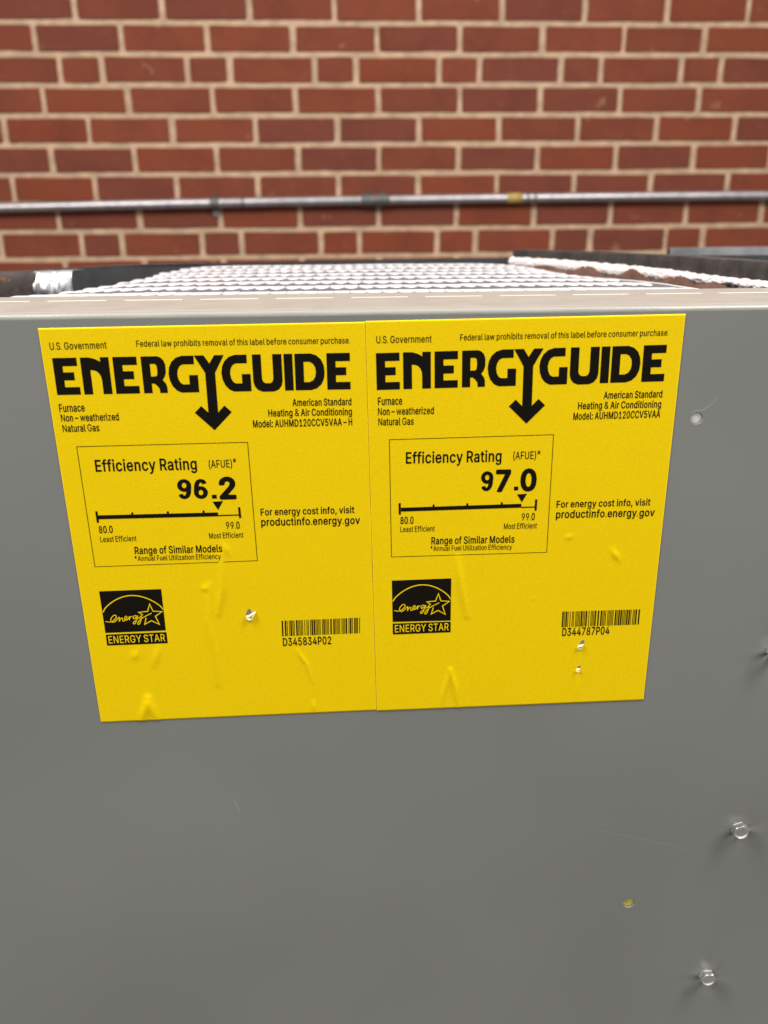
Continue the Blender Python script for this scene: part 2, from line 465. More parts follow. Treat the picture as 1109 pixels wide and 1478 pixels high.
# letter outlines
GLYPHS = {'r':{' ':(76,[]),'&':(178,[[64,-6,42,3,24,19,12,44,10,72,13,89,20,103,48,136,35,158,28,181,26,203,31,222,38,236,50,247,64,254,83,256,103,250,117,239,127,222,131,203,129,183,123,167,111,150,91,131,92,128,128,74,132,92,134,111,139,114,161,114,164,111,161,75,149,42,176,0,172,-3,142,-3,128,14,114,3,97,-4,81,-7],[66,28,78,26,92,30,106,38,109,44,67,108,47,86,43,75,42,64,43,53,48,42,56,33],[72,158,92,177,99,192,97,211,92,219,83,223,75,223,67,219,61,211,58,203,59,183]]),'(':(109,[[69,-51,65,-47,52,-13,38,37,32,78,33,128,43,198,60,253,69,268,91,268,95,267,96,265,81,220,72,181,65,137,63,95,65,65,71,34,96,-47,94,-50]]),')':(109,[[12,-50,11,-47,28,1,37,37,43,70,44,101,43,137,36,181,25,226,11,265,15,268,37,268,42,265,53,237,68,181,75,128,75,76,63,12,42,-47,37,-51]]),'*':(180,[[77,106,76,110,77,149,75,153,47,131,44,130,41,133,32,154,32,157,66,179,33,201,32,204,44,229,75,206,76,207,76,252,80,254,100,253,102,249,101,210,102,206,130,228,133,229,136,227,146,204,145,202,111,179,144,158,146,154,136,132,133,130,102,154,101,152,101,107]]),',':(76,[[13,-61,11,-58,23,36,26,38,54,38,57,33,36,-61]]),'.':(48,[[12,0,36,0,36,24,12,24]]),'0':(180,[[78,-6,61,0,50,8,39,21,30,36,19,78,16,139,22,186,30,211,38,228,50,242,61,250,75,255,92,257,111,253,125,244,139,229,147,214,159,172,163,111,161,86,155,56,148,36,139,20,125,5,111,-3,97,-6],[77,31,86,28,97,29,106,33,114,42,125,66,131,103,131,147,124,186,117,203,111,212,103,219,92,222,75,218,61,203,52,178,47,147,47,106,52,69,62,44]]),'1':(180,[[28,-3,28,29,78,30,80,34,80,209,78,211,33,172,30,176,31,212,75,252,108,254,112,248,112,34,114,30,156,30,157,1,153,-4]]),'2':(180,[[23,-3,22,26,109,142,119,162,122,181,120,198,112,213,101,220,84,222,70,217,62,209,55,195,52,176,26,174,23,176,22,184,27,209,40,234,59,250,81,256,106,254,128,242,145,220,153,195,152,164,145,145,132,120,68,34,70,31,153,31,156,28,156,-1,153,-3]]),'5':(180,[[74,-6,53,3,35,19,23,44,21,67,49,67,56,47,65,36,80,29,93,29,108,36,119,50,125,69,124,92,121,106,115,117,107,125,96,131,85,133,74,131,63,127,52,118,24,122,34,250,38,254,143,254,148,250,146,219,66,219,62,217,57,157,74,165,91,167,107,165,124,156,137,144,147,128,154,108,157,86,156,64,152,44,144,28,134,14,121,3,107,-4,93,-7]]),'8':(180,[[77,-6,57,0,40,11,27,28,19,47,17,72,22,97,33,117,51,131,39,142,30,156,25,175,24,194,31,219,46,240,66,253,93,257,112,253,127,244,140,230,150,211,154,189,151,167,141,144,127,131,142,119,153,103,160,83,161,61,154,33,146,19,135,8,110,-4,96,-7],[86,28,102,29,115,36,124,47,129,64,127,83,120,97,107,108,93,112,77,110,63,102,53,89,49,72,50,56,57,42,71,31],[79,147,93,146,104,150,114,158,121,172,122,189,119,203,111,214,99,221,85,222,74,219,64,211,57,197,56,181,60,164,68,153]]),'9':(180,[[51,-3,48,1,49,3,98,92,78,93,62,97,48,106,37,117,29,131,23,151,21,173,24,195,34,223,53,245,76,255,101,256,114,251,126,244,137,233,145,220,152,203,155,187,155,151,148,126,137,101,81,-2],[77,126,92,123,106,128,117,140,124,159,125,181,120,201,109,215,95,222,81,222,70,216,60,203,54,187,53,167,56,151,64,135]]),'A':(191,[[4,-3,4,3,76,251,79,254,110,253,185,-2,153,-2,132,66,57,66,36,-2],[66,103,71,101,118,101,122,103,93,206]]),'C':(203,[[91,-6,72,0,58,9,44,22,32,39,21,64,16,86,13,139,16,164,21,186,32,211,44,228,58,241,72,250,89,255,111,257,139,249,153,241,164,231,181,203,187,183,189,169,186,168,158,169,153,186,145,200,134,211,122,218,111,220,97,220,86,217,75,210,65,200,56,186,46,153,45,106,48,86,55,67,65,50,78,38,94,31,108,30,125,34,140,44,150,58,158,81,186,82,189,78,185,58,177,39,168,25,155,11,141,2,125,-4,108,-7]]),'D':(200,[[21,-3,20,251,24,254,91,253,108,252,124,247,142,237,159,220,171,201,180,173,185,139,185,112,180,78,173,56,165,39,152,23,139,12,124,4,96,-3],[52,34,55,32,91,32,116,38,127,46,136,56,148,81,151,98,153,126,152,151,148,170,141,187,133,199,122,209,108,216,88,218,53,217]]),'E':(167,[[21,-3,20,251,24,254,147,253,150,251,150,223,146,218,53,217,53,145,141,144,143,139,143,114,141,109,138,109,55,109,52,106,52,34,55,32,149,31,151,28,150,-2]]),'F':(163,[[21,-3,20,251,24,254,146,253,149,248,149,223,146,219,53,217,53,142,55,140,138,140,140,109,135,105,55,105,53,103,52,-1,49,-3]]),'G':(207,[[91,-6,72,0,58,9,43,22,32,39,21,64,16,86,13,139,16,164,21,186,32,211,43,228,55,239,72,250,89,255,111,257,139,249,153,241,164,230,174,217,182,200,189,169,186,168,158,169,144,200,133,211,122,217,111,220,97,220,86,217,75,210,65,200,56,186,46,153,45,106,48,86,55,67,63,53,72,43,83,35,94,31,119,31,130,36,141,45,154,67,159,92,158,94,111,94,108,97,108,125,111,129,189,129,191,125,191,86,187,61,181,44,172,28,161,15,144,3,130,-3,114,-7]]),'H':(205,[[21,-3,20,251,24,254,49,253,52,251,52,148,55,145,146,145,151,148,151,251,155,254,180,253,183,248,182,-2,155,-4,151,1,151,109,149,110,55,110,52,106,52,-1,49,-3]]),'L':(157,[[21,-3,20,251,24,254,49,253,52,248,52,34,55,32,144,31,145,28,146,1,141,-4]]),'M':(249,[[21,-3,21,253,60,253,63,251,124,52,184,251,188,254,224,253,227,248,226,-2,199,-4,195,1,194,180,138,0,135,-3,113,-4,109,1,52,182,51,1,49,-3]]),'N':(208,[[21,-3,21,253,52,254,57,251,152,62,154,67,153,251,158,254,183,253,186,248,185,-2,152,-3,149,-2,52,192,53,1,49,-3]]),'R':(179,[[21,-3,20,251,24,254,94,253,121,249,138,239,148,228,157,214,162,195,164,164,159,137,146,116,128,101,171,3,171,-2,136,-2,94,94,55,94,52,89,52,-1,49,-3],[52,131,55,129,102,130,115,134,124,142,131,159,132,181,128,198,119,210,108,216,96,218,53,217]]),'S':(178,[[74,-7,49,1,29,17,16,41,12,68,16,71,43,70,49,50,58,38,74,30,93,28,110,32,124,43,132,60,131,80,126,88,116,97,57,120,36,135,27,146,20,160,17,191,24,217,32,230,42,241,66,253,96,257,121,250,143,233,157,210,161,185,157,182,132,182,129,185,125,202,116,213,99,221,82,221,66,216,54,205,49,191,50,174,55,166,66,156,124,133,146,117,155,105,161,91,164,60,161,43,155,30,148,18,135,6,110,-5,93,-8]]),'T':(178,[[74,-3,72,1,72,217,10,219,9,251,13,254,166,253,167,248,166,219,104,217,104,1,102,-3]]),'U':(205,[[88,-6,66,0,48,13,34,30,24,54,20,85,21,252,49,253,52,249,52,85,57,60,65,47,74,37,88,31,102,29,116,31,130,38,141,49,147,63,151,88,151,249,155,254,180,253,183,249,183,85,182,66,177,47,165,24,144,4,119,-6]]),'V':(191,[[79,-3,76,1,3,251,7,254,32,254,37,251,93,48,96,46,152,251,154,253,182,253,185,251,185,248,113,-1,110,-3]]),'Y':(188,[[79,-3,77,1,76,101,3,251,7,254,38,253,93,139,146,251,149,253,179,253,182,251,182,248,109,101,108,-2]]),'a':(155,[[51,-7,29,4,15,21,9,46,9,63,12,77,21,91,38,103,57,109,101,118,105,124,104,138,96,153,88,157,79,159,68,158,57,153,50,146,40,131,15,140,13,144,23,166,40,182,63,191,88,191,104,186,118,177,128,163,133,149,136,124,136,-1,132,-4,107,-3,104,13,93,2,82,-5,68,-7],[58,27,79,28,88,32,96,40,104,60,104,86,60,77,49,72,43,66,40,55,41,41,47,32]]),'b':(169,[[80,-7,63,1,49,17,46,-3,21,-4,17,-1,17,249,21,254,47,252,49,168,60,182,74,190,91,192,110,189,125,180,138,166,146,151,153,130,157,102,156,74,152,49,143,27,131,10,116,-1,96,-7],[81,27,96,28,111,38,120,55,125,80,124,110,118,135,106,152,91,158,74,156,62,147,53,130,48,105,49,74,55,52,66,35]]),'c':(158,[[70,-6,56,-2,44,5,33,16,22,33,12,66,11,110,20,146,29,163,38,174,50,184,61,189,75,192,89,192,108,186,126,174,138,158,146,135,143,133,120,125,116,127,107,147,95,156,78,158,61,151,50,135,43,110,42,80,48,52,54,41,62,33,70,28,81,26,92,28,103,34,111,44,117,59,120,61,145,53,146,49,136,24,119,5,97,-6]]),'d':(169,[[67,-7,50,-1,36,10,25,25,18,41,12,63,10,91,11,113,16,138,24,158,33,172,45,183,58,189,75,192,92,190,106,183,117,170,119,174,119,252,147,253,150,249,150,-1,147,-3,122,-3,120,-1,119,13,117,15,106,2,95,-5,81,-7],[74,27,92,29,104,38,114,58,118,80,118,110,112,135,100,152,83,158,67,156,56,146,46,127,42,105,43,74,48,52,59,35]]),'e':(161,[[72,-7,56,-2,45,5,25,27,18,41,12,63,10,102,17,138,25,158,33,169,44,180,56,187,67,191,83,192,100,189,114,183,125,173,135,160,147,127,149,83,145,80,42,78,45,58,52,44,61,33,72,28,86,26,100,30,110,38,120,55,146,47,145,38,139,24,122,5,100,-6],[42,113,117,113,113,133,106,147,95,156,81,159,67,156,55,147,47,133]]),'f':(102,[[31,-3,28,1,28,156,0,158,-1,187,3,190,25,190,28,192,31,231,36,244,45,253,64,263,86,263,97,259,99,256,92,228,89,227,73,229,64,225,60,214,59,192,61,190,92,189,93,159,60,156,59,1,56,-3]]),'g':(169,[[67,-76,49,-71,33,-60,20,-43,16,-35,17,-32,39,-17,43,-18,54,-35,67,-42,86,-44,100,-40,111,-32,117,-21,119,-10,119,18,117,20,108,10,97,3,78,-1,53,4,33,18,18,43,12,68,10,104,16,138,24,157,33,171,45,182,58,189,78,192,95,190,108,181,120,168,120,188,122,190,147,190,150,185,150,-4,146,-35,133,-56,117,-69,95,-76],[68,35,86,33,100,39,111,52,118,77,119,107,113,132,103,149,95,156,86,158,70,157,58,149,48,132,43,113,42,88,46,63,54,46]]),'h':(163,[[18,-3,17,251,21,254,43,254,48,251,49,171,57,180,68,188,82,192,96,192,110,188,121,182,130,173,137,159,144,126,144,1,141,-3,114,-2,112,128,109,139,102,151,93,156,82,158,71,156,62,151,55,141,50,128,47,-2]]),'i':(68,[[20,-3,17,1,17,187,20,190,45,190,48,187,48,1,45,-4],[31,214,23,217,17,223,13,231,13,239,15,248,20,255,25,259,33,261,42,259,48,253,52,245,53,237,52,228,46,220,39,215]]),'l':(76,[[46,-4,35,0,26,8,21,19,18,33,17,249,21,254,46,253,48,249,48,41,52,31,68,30,70,27,74,2,74,-1,67,-3]]),'m':(242,[[18,-3,18,189,46,189,49,172,57,182,69,189,82,193,96,192,111,184,124,166,127,166,143,184,163,193,185,191,205,180,216,162,222,139,221,-3,192,-2,190,137,188,145,182,152,174,157,166,159,155,157,146,152,139,142,136,131,135,0,132,-3,105,-2,103,137,101,145,94,153,80,159,68,157,60,151,53,142,50,131,47,-2]]),'n':(163,[[18,-3,17,187,21,190,45,189,47,187,49,171,62,184,77,191,96,192,113,187,124,179,132,168,139,153,142,139,143,-2,114,-2,112,128,109,139,102,151,93,156,82,158,71,156,62,151,55,141,50,128,47,-2]]),'o':(165,[[70,-6,56,-2,44,5,33,16,22,33,12,66,11,110,20,146,29,163,38,174,50,184,61,189,75,192,89,192,103,189,115,183,128,172,138,158,145,144,151,122,153,102,152,74,144,38,135,22,125,10,114,1,100,-5,86,-7],[74,27,92,28,106,37,116,55,121,80,121,110,114,135,101,152,86,158,70,156,56,147,47,130,42,105,43,74,48,52,59,35]]),'p':(169,[[18,-73,17,186,21,190,46,189,49,169,60,182,74,190,91,192,107,190,121,183,135,170,145,153,152,136,156,111,157,83,155,64,149,42,142,25,131,11,118,0,104,-6,85,-7,71,-4,58,5,49,17,47,-72],[78,28,96,28,110,38,120,55,125,80,124,111,118,136,105,153,91,158,74,156,62,147,52,128,48,105,49,75,54,53,64,36]]),'r':(104,[[18,-3,17,187,21,190,45,189,47,187,49,174,57,183,68,190,80,192,96,192,99,189,98,156,80,156,67,153,57,145,50,131,48,117,47,-2]]),'s':(146,[[59,-6,40,0,24,13,15,30,11,44,12,49,37,56,40,55,44,41,51,33,62,27,76,26,89,30,98,38,101,47,101,58,96,66,90,70,45,85,29,97,17,116,16,144,23,166,39,183,59,191,84,192,101,187,115,176,125,160,130,141,103,133,97,147,90,156,81,159,70,160,59,157,50,149,47,141,47,130,51,123,59,117,101,103,119,91,131,72,133,44,126,22,109,3,87,-6]]),'t':(91,[[56,-4,38,4,30,12,25,24,22,46,22,154,20,157,3,157,-1,160,-1,187,3,190,20,190,22,193,22,232,25,235,50,235,53,232,53,190,81,190,83,187,83,160,81,157,53,157,53,49,54,37,59,30,67,28,81,29,87,1,86,-1,78,-4]]),'u':(163,[[60,-5,46,1,35,9,26,23,20,40,17,67,17,187,21,190,43,190,48,187,49,56,54,42,60,35,68,30,80,28,91,31,100,37,107,47,111,59,113,187,116,190,141,190,144,184,143,-2,116,-3,113,17,104,6,91,-2,77,-6]]),'v':(155,[[63,-3,60,1,3,187,7,190,32,190,37,187,77,46,116,187,119,190,146,190,150,187,149,184,93,1,88,-4]]),'w':(225,[[54,-3,50,1,6,184,7,189,34,190,38,187,65,62,68,58,96,187,98,190,126,189,157,56,185,187,190,190,216,189,217,184,171,-2,142,-2,112,130,82,0,79,-3]]),'y':(155,[[24,-74,17,-71,15,-68,21,-40,24,-39,38,-41,46,-37,53,-26,60,-1,4,188,7,190,32,190,36,188,77,46,117,188,121,190,146,190,149,185,79,-43,69,-60,57,-69,44,-74]]),'z':(152,[[14,-3,14,26,93,153,89,155,17,156,15,159,17,189,132,189,134,187,134,162,56,34,59,31,134,31,137,28,136,-2]]),'–':(140,[[-2,90,-3,121,1,124,137,124,141,121,141,93,137,89]])},'m':{' ':(72,[]),',':(72,[[11,-65,7,-58,18,36,23,42,53,41,57,33,37,-61,31,-66]]),'.':(58,[[13,0,45,0,45,32,13,32]]),'0':(169,[[68,-9,54,-3,41,8,29,26,21,44,15,67,11,97,11,153,21,204,28,222,37,236,48,249,60,255,73,260,90,260,104,256,118,247,132,231,140,214,148,187,152,164,153,97,149,67,144,44,137,28,126,11,112,-2,98,-8,82,-10],[74,33,82,31,90,33,103,44,113,72,118,106,117,153,111,186,101,208,93,216,85,219,71,215,59,200,52,178,47,144,47,106,52,72,60,47]]),'1':(169,[[26,-7,21,1,21,28,23,32,28,34,70,34,70,203,37,171,31,169,26,172,24,176,25,212,69,256,103,256,107,251,107,37,109,34,142,34,148,31,149,-2,142,-7]]),'2':(169,[[21,-7,17,-2,17,26,97,142,106,162,109,181,107,198,102,209,91,217,79,219,68,215,60,206,55,195,51,173,46,171,21,171,17,178,21,209,33,234,52,252,74,260,99,258,121,245,136,226,145,198,144,167,139,145,128,123,69,37,71,35,145,34,149,28,148,-2,146,-5,140,-7]]),'3':(169,[[64,-9,41,1,23,19,12,42,9,67,16,72,44,70,53,44,61,37,72,32,91,34,101,39,107,47,111,58,113,75,110,89,105,100,91,111,78,114,55,115,52,117,50,122,51,150,92,214,22,216,18,222,19,253,25,257,136,257,140,256,142,250,142,225,94,150,111,144,122,137,131,128,140,114,146,100,149,81,150,64,147,44,135,19,116,1,91,-9]]),'4':(169,[[98,-6,95,1,95,42,93,45,12,45,8,51,7,78,84,253,90,257,112,257,118,255,120,248,51,89,54,87,93,87,95,89,96,159,101,163,126,163,132,156,132,89,134,87,151,87,156,84,157,51,151,45,134,45,132,42,132,1,129,-5,123,-7]]),'5':(169,[[67,-9,47,-1,30,17,19,39,15,67,22,71,47,70,51,67,56,48,63,39,72,33,86,32,98,39,107,53,112,69,111,92,108,106,102,117,95,124,86,128,67,127,47,114,22,118,18,122,28,253,36,257,136,256,140,250,140,222,136,216,61,214,58,165,72,170,89,171,106,166,120,157,131,144,140,128,146,108,149,86,148,64,143,42,136,25,126,11,114,0,100,-7,86,-10]]),'7':(169,[[31,-6,29,-2,29,3,107,214,20,216,16,223,16,253,23,257,145,256,149,251,148,217,67,-2,59,-7]]),'8':(169,[[67,-9,50,-3,33,10,22,25,14,44,12,72,16,94,26,117,40,131,30,144,23,158,19,175,19,194,26,222,42,244,64,258,89,260,106,256,120,247,132,233,142,214,146,192,144,167,136,147,125,131,138,117,147,100,152,78,152,58,149,42,144,28,136,15,125,4,114,-3,97,-9,83,-10],[69,33,83,31,97,34,107,42,113,53,115,69,112,86,103,100,92,107,78,108,67,104,58,97,51,83,49,67,51,53,58,41],[76,150,89,150,97,154,105,164,109,178,109,192,104,206,97,214,86,219,75,218,67,214,60,206,56,192,56,178,60,164,67,155]]),':':(72,[[27,-8,19,-2,14,7,11,26,15,37,21,45,30,49,38,49,47,46,55,36,58,23,57,12,53,1,46,-5,38,-9],[35,126,27,128,18,134,12,146,11,157,13,168,19,177,27,183,35,185,44,183,52,176,56,168,58,157,57,146,52,135,44,128]]),'A':(179,[[4,-7,-1,-2,0,3,67,253,73,257,104,256,108,251,175,-2,168,-7,143,-7,139,-5,120,62,57,63,54,60,36,-5,32,-7],[66,106,108,106,87,191]]),'C':(190,[[82,-9,65,-3,49,8,34,25,23,44,16,64,10,89,8,122,9,150,18,194,27,214,38,231,51,244,65,253,82,259,104,260,118,257,132,252,154,233,172,203,179,169,174,164,146,165,142,169,137,186,130,200,121,209,110,215,99,217,87,216,71,207,55,183,49,164,45,144,46,97,55,67,63,53,74,41,87,34,101,33,115,37,127,47,135,58,142,81,146,85,174,86,177,83,179,78,175,58,168,39,158,22,146,8,132,-2,115,-8,99,-10]]),'D':(187,[[20,-7,15,1,16,253,22,257,81,257,109,253,126,245,145,228,159,206,168,184,174,151,175,114,172,87,164,56,155,37,145,22,131,9,117,1,89,-7],[52,37,56,35,86,36,107,42,117,50,125,62,135,89,138,134,136,153,131,176,125,189,117,201,106,209,92,214,52,214]]),'E':(156,[[20,-7,15,1,16,253,22,257,139,256,142,248,142,220,139,216,52,214,53,148,131,147,136,142,136,114,135,109,131,106,53,105,52,37,56,35,139,34,143,28,143,-2,136,-7]]),'F':(153,[[20,-7,15,1,16,253,22,257,136,257,140,253,141,248,141,220,136,215,52,214,52,145,128,143,133,137,133,109,131,104,125,102,53,101,52,-2,47,-7]]),'H':(192,[[20,-7,15,1,16,253,22,257,47,257,51,253,53,150,134,149,136,153,136,253,142,257,170,256,173,251,172,-3,167,-7,142,-7,136,-2,135,106,56,107,52,106,52,-2,47,-7]]),'M':(233,[[20,-7,15,1,16,253,22,257,56,257,61,253,114,68,167,253,172,257,206,257,211,255,213,248,213,1,211,-5,206,-7,184,-7,177,-2,175,151,131,-2,128,-6,122,-7,103,-7,97,-2,53,149,51,142,51,-2,45,-7]]),'P':(166,[[20,-7,15,1,16,253,22,257,86,257,109,254,121,248,134,237,143,226,149,212,154,192,156,173,154,153,150,134,138,109,119,92,95,85,53,84,52,-2,47,-7],[52,128,56,126,92,127,103,131,111,139,117,159,118,181,113,198,103,210,89,215,52,214]]),'R':(167,[[20,-7,15,1,16,253,22,257,84,257,111,253,125,246,139,232,148,217,154,198,156,164,151,137,141,117,124,98,162,3,162,-2,156,-7,128,-7,124,-5,85,89,53,90,52,-2,47,-7],[52,134,92,133,103,136,111,144,117,159,118,181,114,198,106,209,89,215,52,214]]),'S':(167,[[64,-10,42,-1,22,18,10,46,7,66,8,71,14,74,42,73,48,52,56,41,67,34,84,31,101,36,112,45,118,60,118,77,112,88,103,95,51,117,31,132,22,143,16,157,12,174,12,191,19,218,27,232,37,243,48,251,62,257,89,260,114,253,136,235,149,210,152,193,152,182,145,179,120,179,117,182,112,201,105,210,92,217,78,218,64,214,54,205,49,191,50,174,55,166,64,158,114,137,137,120,146,107,152,93,155,60,152,41,146,27,137,13,126,2,114,-4,98,-10,81,-11]]),'U':(192,[[78,-9,59,-2,42,10,28,30,19,52,15,85,15,252,22,257,47,257,52,252,54,72,59,55,70,41,81,35,95,32,109,35,120,42,129,55,134,72,136,252,142,257,170,256,173,249,173,85,172,66,167,44,151,16,131,-2,109,-10]]),'V':(179,[[70,-6,67,-2,-1,248,0,253,7,257,32,257,37,253,87,61,137,253,143,257,170,257,174,253,175,248,108,-2,101,-7]]),'a':(146,[[45,-10,23,2,10,21,4,46,7,77,17,94,31,105,50,112,92,121,92,138,84,152,73,156,62,154,53,149,41,130,37,128,12,137,8,144,17,166,34,184,56,194,81,195,98,190,111,180,121,166,127,149,129,124,129,-1,123,-7,100,-7,95,-4,92,2,81,-6,70,-10],[57,30,75,32,87,43,93,60,92,81,59,74,44,66,41,55,42,41,48,34]]),'c':(148,[[60,-9,49,-5,35,5,24,19,17,33,11,49,7,72,7,113,11,135,16,152,32,177,44,186,55,192,69,196,82,196,102,190,119,177,132,158,138,135,135,130,110,122,105,124,98,141,88,152,71,155,60,149,49,133,43,108,43,77,49,52,60,35,74,30,85,32,94,37,107,64,113,64,135,57,139,49,129,22,110,0,88,-10,74,-11]]),'d':(159,[[57,-9,44,-3,31,8,20,24,13,41,8,63,5,91,6,113,11,138,17,155,26,172,36,183,49,191,63,195,80,195,94,190,105,181,106,252,113,257,138,256,142,249,142,-1,138,-6,113,-7,108,-3,105,4,96,-3,85,-9,71,-11],[64,33,80,31,91,37,100,52,105,74,106,105,100,133,91,148,77,155,63,152,55,145,47,130,43,110,42,85,46,60,53,44]]),'e':(151,[[63,-10,49,-5,38,3,28,13,18,30,7,66,6,110,9,130,16,150,32,177,44,187,55,192,80,196,94,193,107,186,119,176,127,163,135,147,140,127,142,83,141,79,135,76,44,76,47,55,57,37,66,32,74,30,85,31,94,35,101,44,105,55,110,59,135,51,140,44,130,19,111,-1,88,-10],[43,116,104,116,101,133,94,146,85,153,74,155,63,152,53,144,46,130]]),'f':(96,[[25,-6,22,1,22,153,3,154,-3,156,-5,187,0,193,22,195,25,231,30,245,39,256,58,266,81,266,92,262,95,259,89,228,83,223,70,226,63,223,59,214,59,195,87,192,90,187,90,162,88,156,83,154,59,153,58,-2,53,-7]]),'g':(159,[[57,-79,41,-72,28,-62,16,-46,12,-32,32,-15,38,-13,42,-15,53,-32,60,-38,74,-41,88,-38,98,-32,103,-23,106,-10,106,7,105,10,95,2,85,-3,63,-4,41,4,24,21,13,43,6,74,6,113,11,140,19,160,27,172,38,184,52,192,66,196,82,195,94,191,105,182,108,190,113,193,138,193,141,190,142,185,142,-4,139,-35,128,-57,110,-72,85,-80],[65,38,80,37,92,43,101,57,106,82,106,107,101,132,91,149,77,155,63,152,54,143,46,127,43,107,43,82,46,63,54,46]]),'i':(65,[[16,-6,12,1,12,187,18,193,43,193,48,187,48,-2,43,-7],[27,211,18,215,12,223,9,231,8,242,11,251,17,259,24,263,32,264,41,262,49,253,52,245,53,234,49,223,43,215,35,211]]),'l':(73,[[39,-7,28,-1,20,8,14,22,12,35,12,249,14,255,20,257,42,257,48,252,49,41,50,34,64,33,68,30,73,2,71,-3,64,-6,50,-8]]),'m':(226,[[17,-7,12,1,12,187,14,191,20,193,42,193,50,184,67,195,86,196,102,189,117,173,131,188,150,196,172,195,189,185,203,164,209,139,210,1,207,-5,203,-7,181,-7,174,-2,173,134,167,149,161,153,153,155,139,151,133,142,130,131,129,-2,122,-7,100,-7,95,-5,93,1,92,134,86,149,81,153,72,155,64,153,57,148,49,128,48,-2,42,-7]]),'n':(153,[[17,-7,12,1,13,189,20,193,42,193,47,189,48,184,50,183,61,191,75,195,89,196,103,192,114,185,122,175,131,159,135,142,137,117,137,-2,134,-6,128,-7,106,-7,101,-2,100,128,92,148,84,153,75,155,67,153,59,147,53,137,49,126,48,-2,42,-7]]),'o':(155,[[60,-9,49,-5,35,5,24,19,17,33,11,49,7,72,7,113,11,135,16,152,32,177,44,186,55,192,69,196,82,196,96,192,113,183,123,172,132,158,140,138,144,119,144,72,140,49,135,33,127,18,116,5,102,-5,91,-9,74,-11],[64,33,80,30,91,35,102,51,108,74,109,105,103,130,94,147,80,155,66,153,57,147,48,130,43,110,42,85,46,60,53,44]]),'p':(159,[[17,-77,12,-70,13,189,17,193,42,193,45,192,50,182,59,189,70,194,84,196,97,194,111,188,123,178,135,161,142,144,147,122,149,94,148,72,144,47,138,30,128,14,118,3,106,-6,89,-11,75,-10,64,-7,50,4,49,3,48,-72,42,-77],[76,30,89,32,100,42,109,61,112,86,111,111,105,136,95,150,81,155,67,151,58,142,51,122,48,100,49,72,55,50,65,36]]),'r':(98,[[17,-7,12,1,13,189,20,193,42,193,50,185,68,195,92,195,95,189,95,155,89,151,75,153,64,150,55,142,50,128,48,-2,42,-7]]),'s':(137,[[52,-10,33,-2,20,10,10,30,7,49,11,53,36,59,41,55,44,43,50,35,58,30,69,29,80,33,86,38,90,47,89,58,80,68,44,80,24,94,17,105,12,116,11,144,17,166,33,184,52,194,77,195,94,190,110,177,120,160,125,141,119,135,97,129,91,133,87,144,80,153,72,156,63,156,55,153,49,147,47,138,47,130,55,120,97,105,113,93,125,72,127,41,119,19,102,0,91,-6,77,-10]]),'t':(87,[[47,-7,36,-2,28,6,18,29,17,151,14,154,0,154,-5,160,-5,187,0,193,14,193,17,196,17,232,22,238,50,237,53,232,53,195,56,193,75,193,81,187,80,157,75,154,56,154,53,152,53,49,56,34,61,32,75,33,80,29,84,-1,81,-5,70,-8]]),'u':(153,[[53,-8,39,-1,28,9,20,23,15,40,12,67,13,190,20,193,42,193,48,190,49,59,56,40,64,33,72,32,83,34,90,40,97,51,100,62,102,190,109,193,133,192,137,187,137,-2,131,-7,106,-6,102,-2,100,5,89,-4,78,-8,67,-9]]),'v':(146,[[57,-7,52,1,0,184,0,189,7,193,32,193,37,189,71,63,105,189,110,193,137,193,141,189,142,184,89,-2,82,-7]]),'y':(146,[[21,-77,13,-74,10,-68,16,-40,21,-35,35,-37,40,-34,46,-24,52,-1,0,185,1,190,7,193,32,193,36,190,71,63,105,190,110,193,137,193,141,190,142,185,76,-46,66,-62,54,-73,37,-78]]),'–':(131,[[-2,86,-7,93,-7,121,-2,127,128,127,134,121,134,90,128,85]])},'b':{'.':(84,[[18,0,66,0,66,48,18,48]]),'0':(201,[[93,-19,74,-17,54,-8,38,6,26,22,17,42,10,64,5,97,4,125,5,153,10,186,17,208,26,228,39,244,57,259,76,267,96,270,115,267,135,259,153,244,165,228,175,208,181,186,186,153,188,125,185,86,181,61,174,39,162,17,148,0,132,-11,115,-17],[89,42,104,42,117,56,125,81,129,114,128,153,121,183,111,203,104,208,96,210,84,206,74,192,66,167,63,136,63,106,68,75,77,53]]),'2':(201,[[28,-16,18,-13,12,-5,11,23,13,31,106,148,116,167,119,184,117,195,111,204,100,209,89,209,80,205,74,198,69,173,64,165,55,162,25,162,16,166,12,176,13,195,17,212,22,226,34,242,58,261,72,267,89,269,108,269,125,264,150,249,166,227,176,198,176,170,170,145,158,123,98,45,164,44,172,42,178,37,180,31,180,-5,175,-13,166,-16]]),'6':(160,[[60,1,35,12,17,32,8,51,4,65,4,93,9,159,19,198,35,230,69,249,108,241,129,218,136,193,94,181,91,184,87,198,83,203,77,204,69,198,63,184,56,157,85,157,99,152,119,138,134,115,141,93,142,79,140,62,134,43,119,20,108,10,86,1],[64,48,74,46,83,49,91,59,95,70,95,84,91,98,83,108,74,112,66,110,58,104,50,84,51,65,57,54]]),'7':(201,[[41,-16,32,-14,27,-8,25,-2,26,6,112,203,107,206,27,206,18,208,13,213,10,220,11,256,16,262,24,266,171,265,177,261,181,253,180,214,85,-5,80,-13,74,-16]]),'9':(160,[[69,2,38,8,16,32,10,58,52,69,57,52,60,49,69,46,76,52,83,66,89,94,71,92,58,94,39,102,27,112,11,135,4,158,3,172,4,185,10,206,26,230,46,245,71,250,96,245,119,230,128,219,137,199,141,183,142,166,136,91,127,52,108,19,77,1],[71,138,80,140,88,147,95,160,96,169,95,180,89,194,80,203,74,204,66,203,58,196,52,185,49,172,51,158,55,149,63,141]])}}
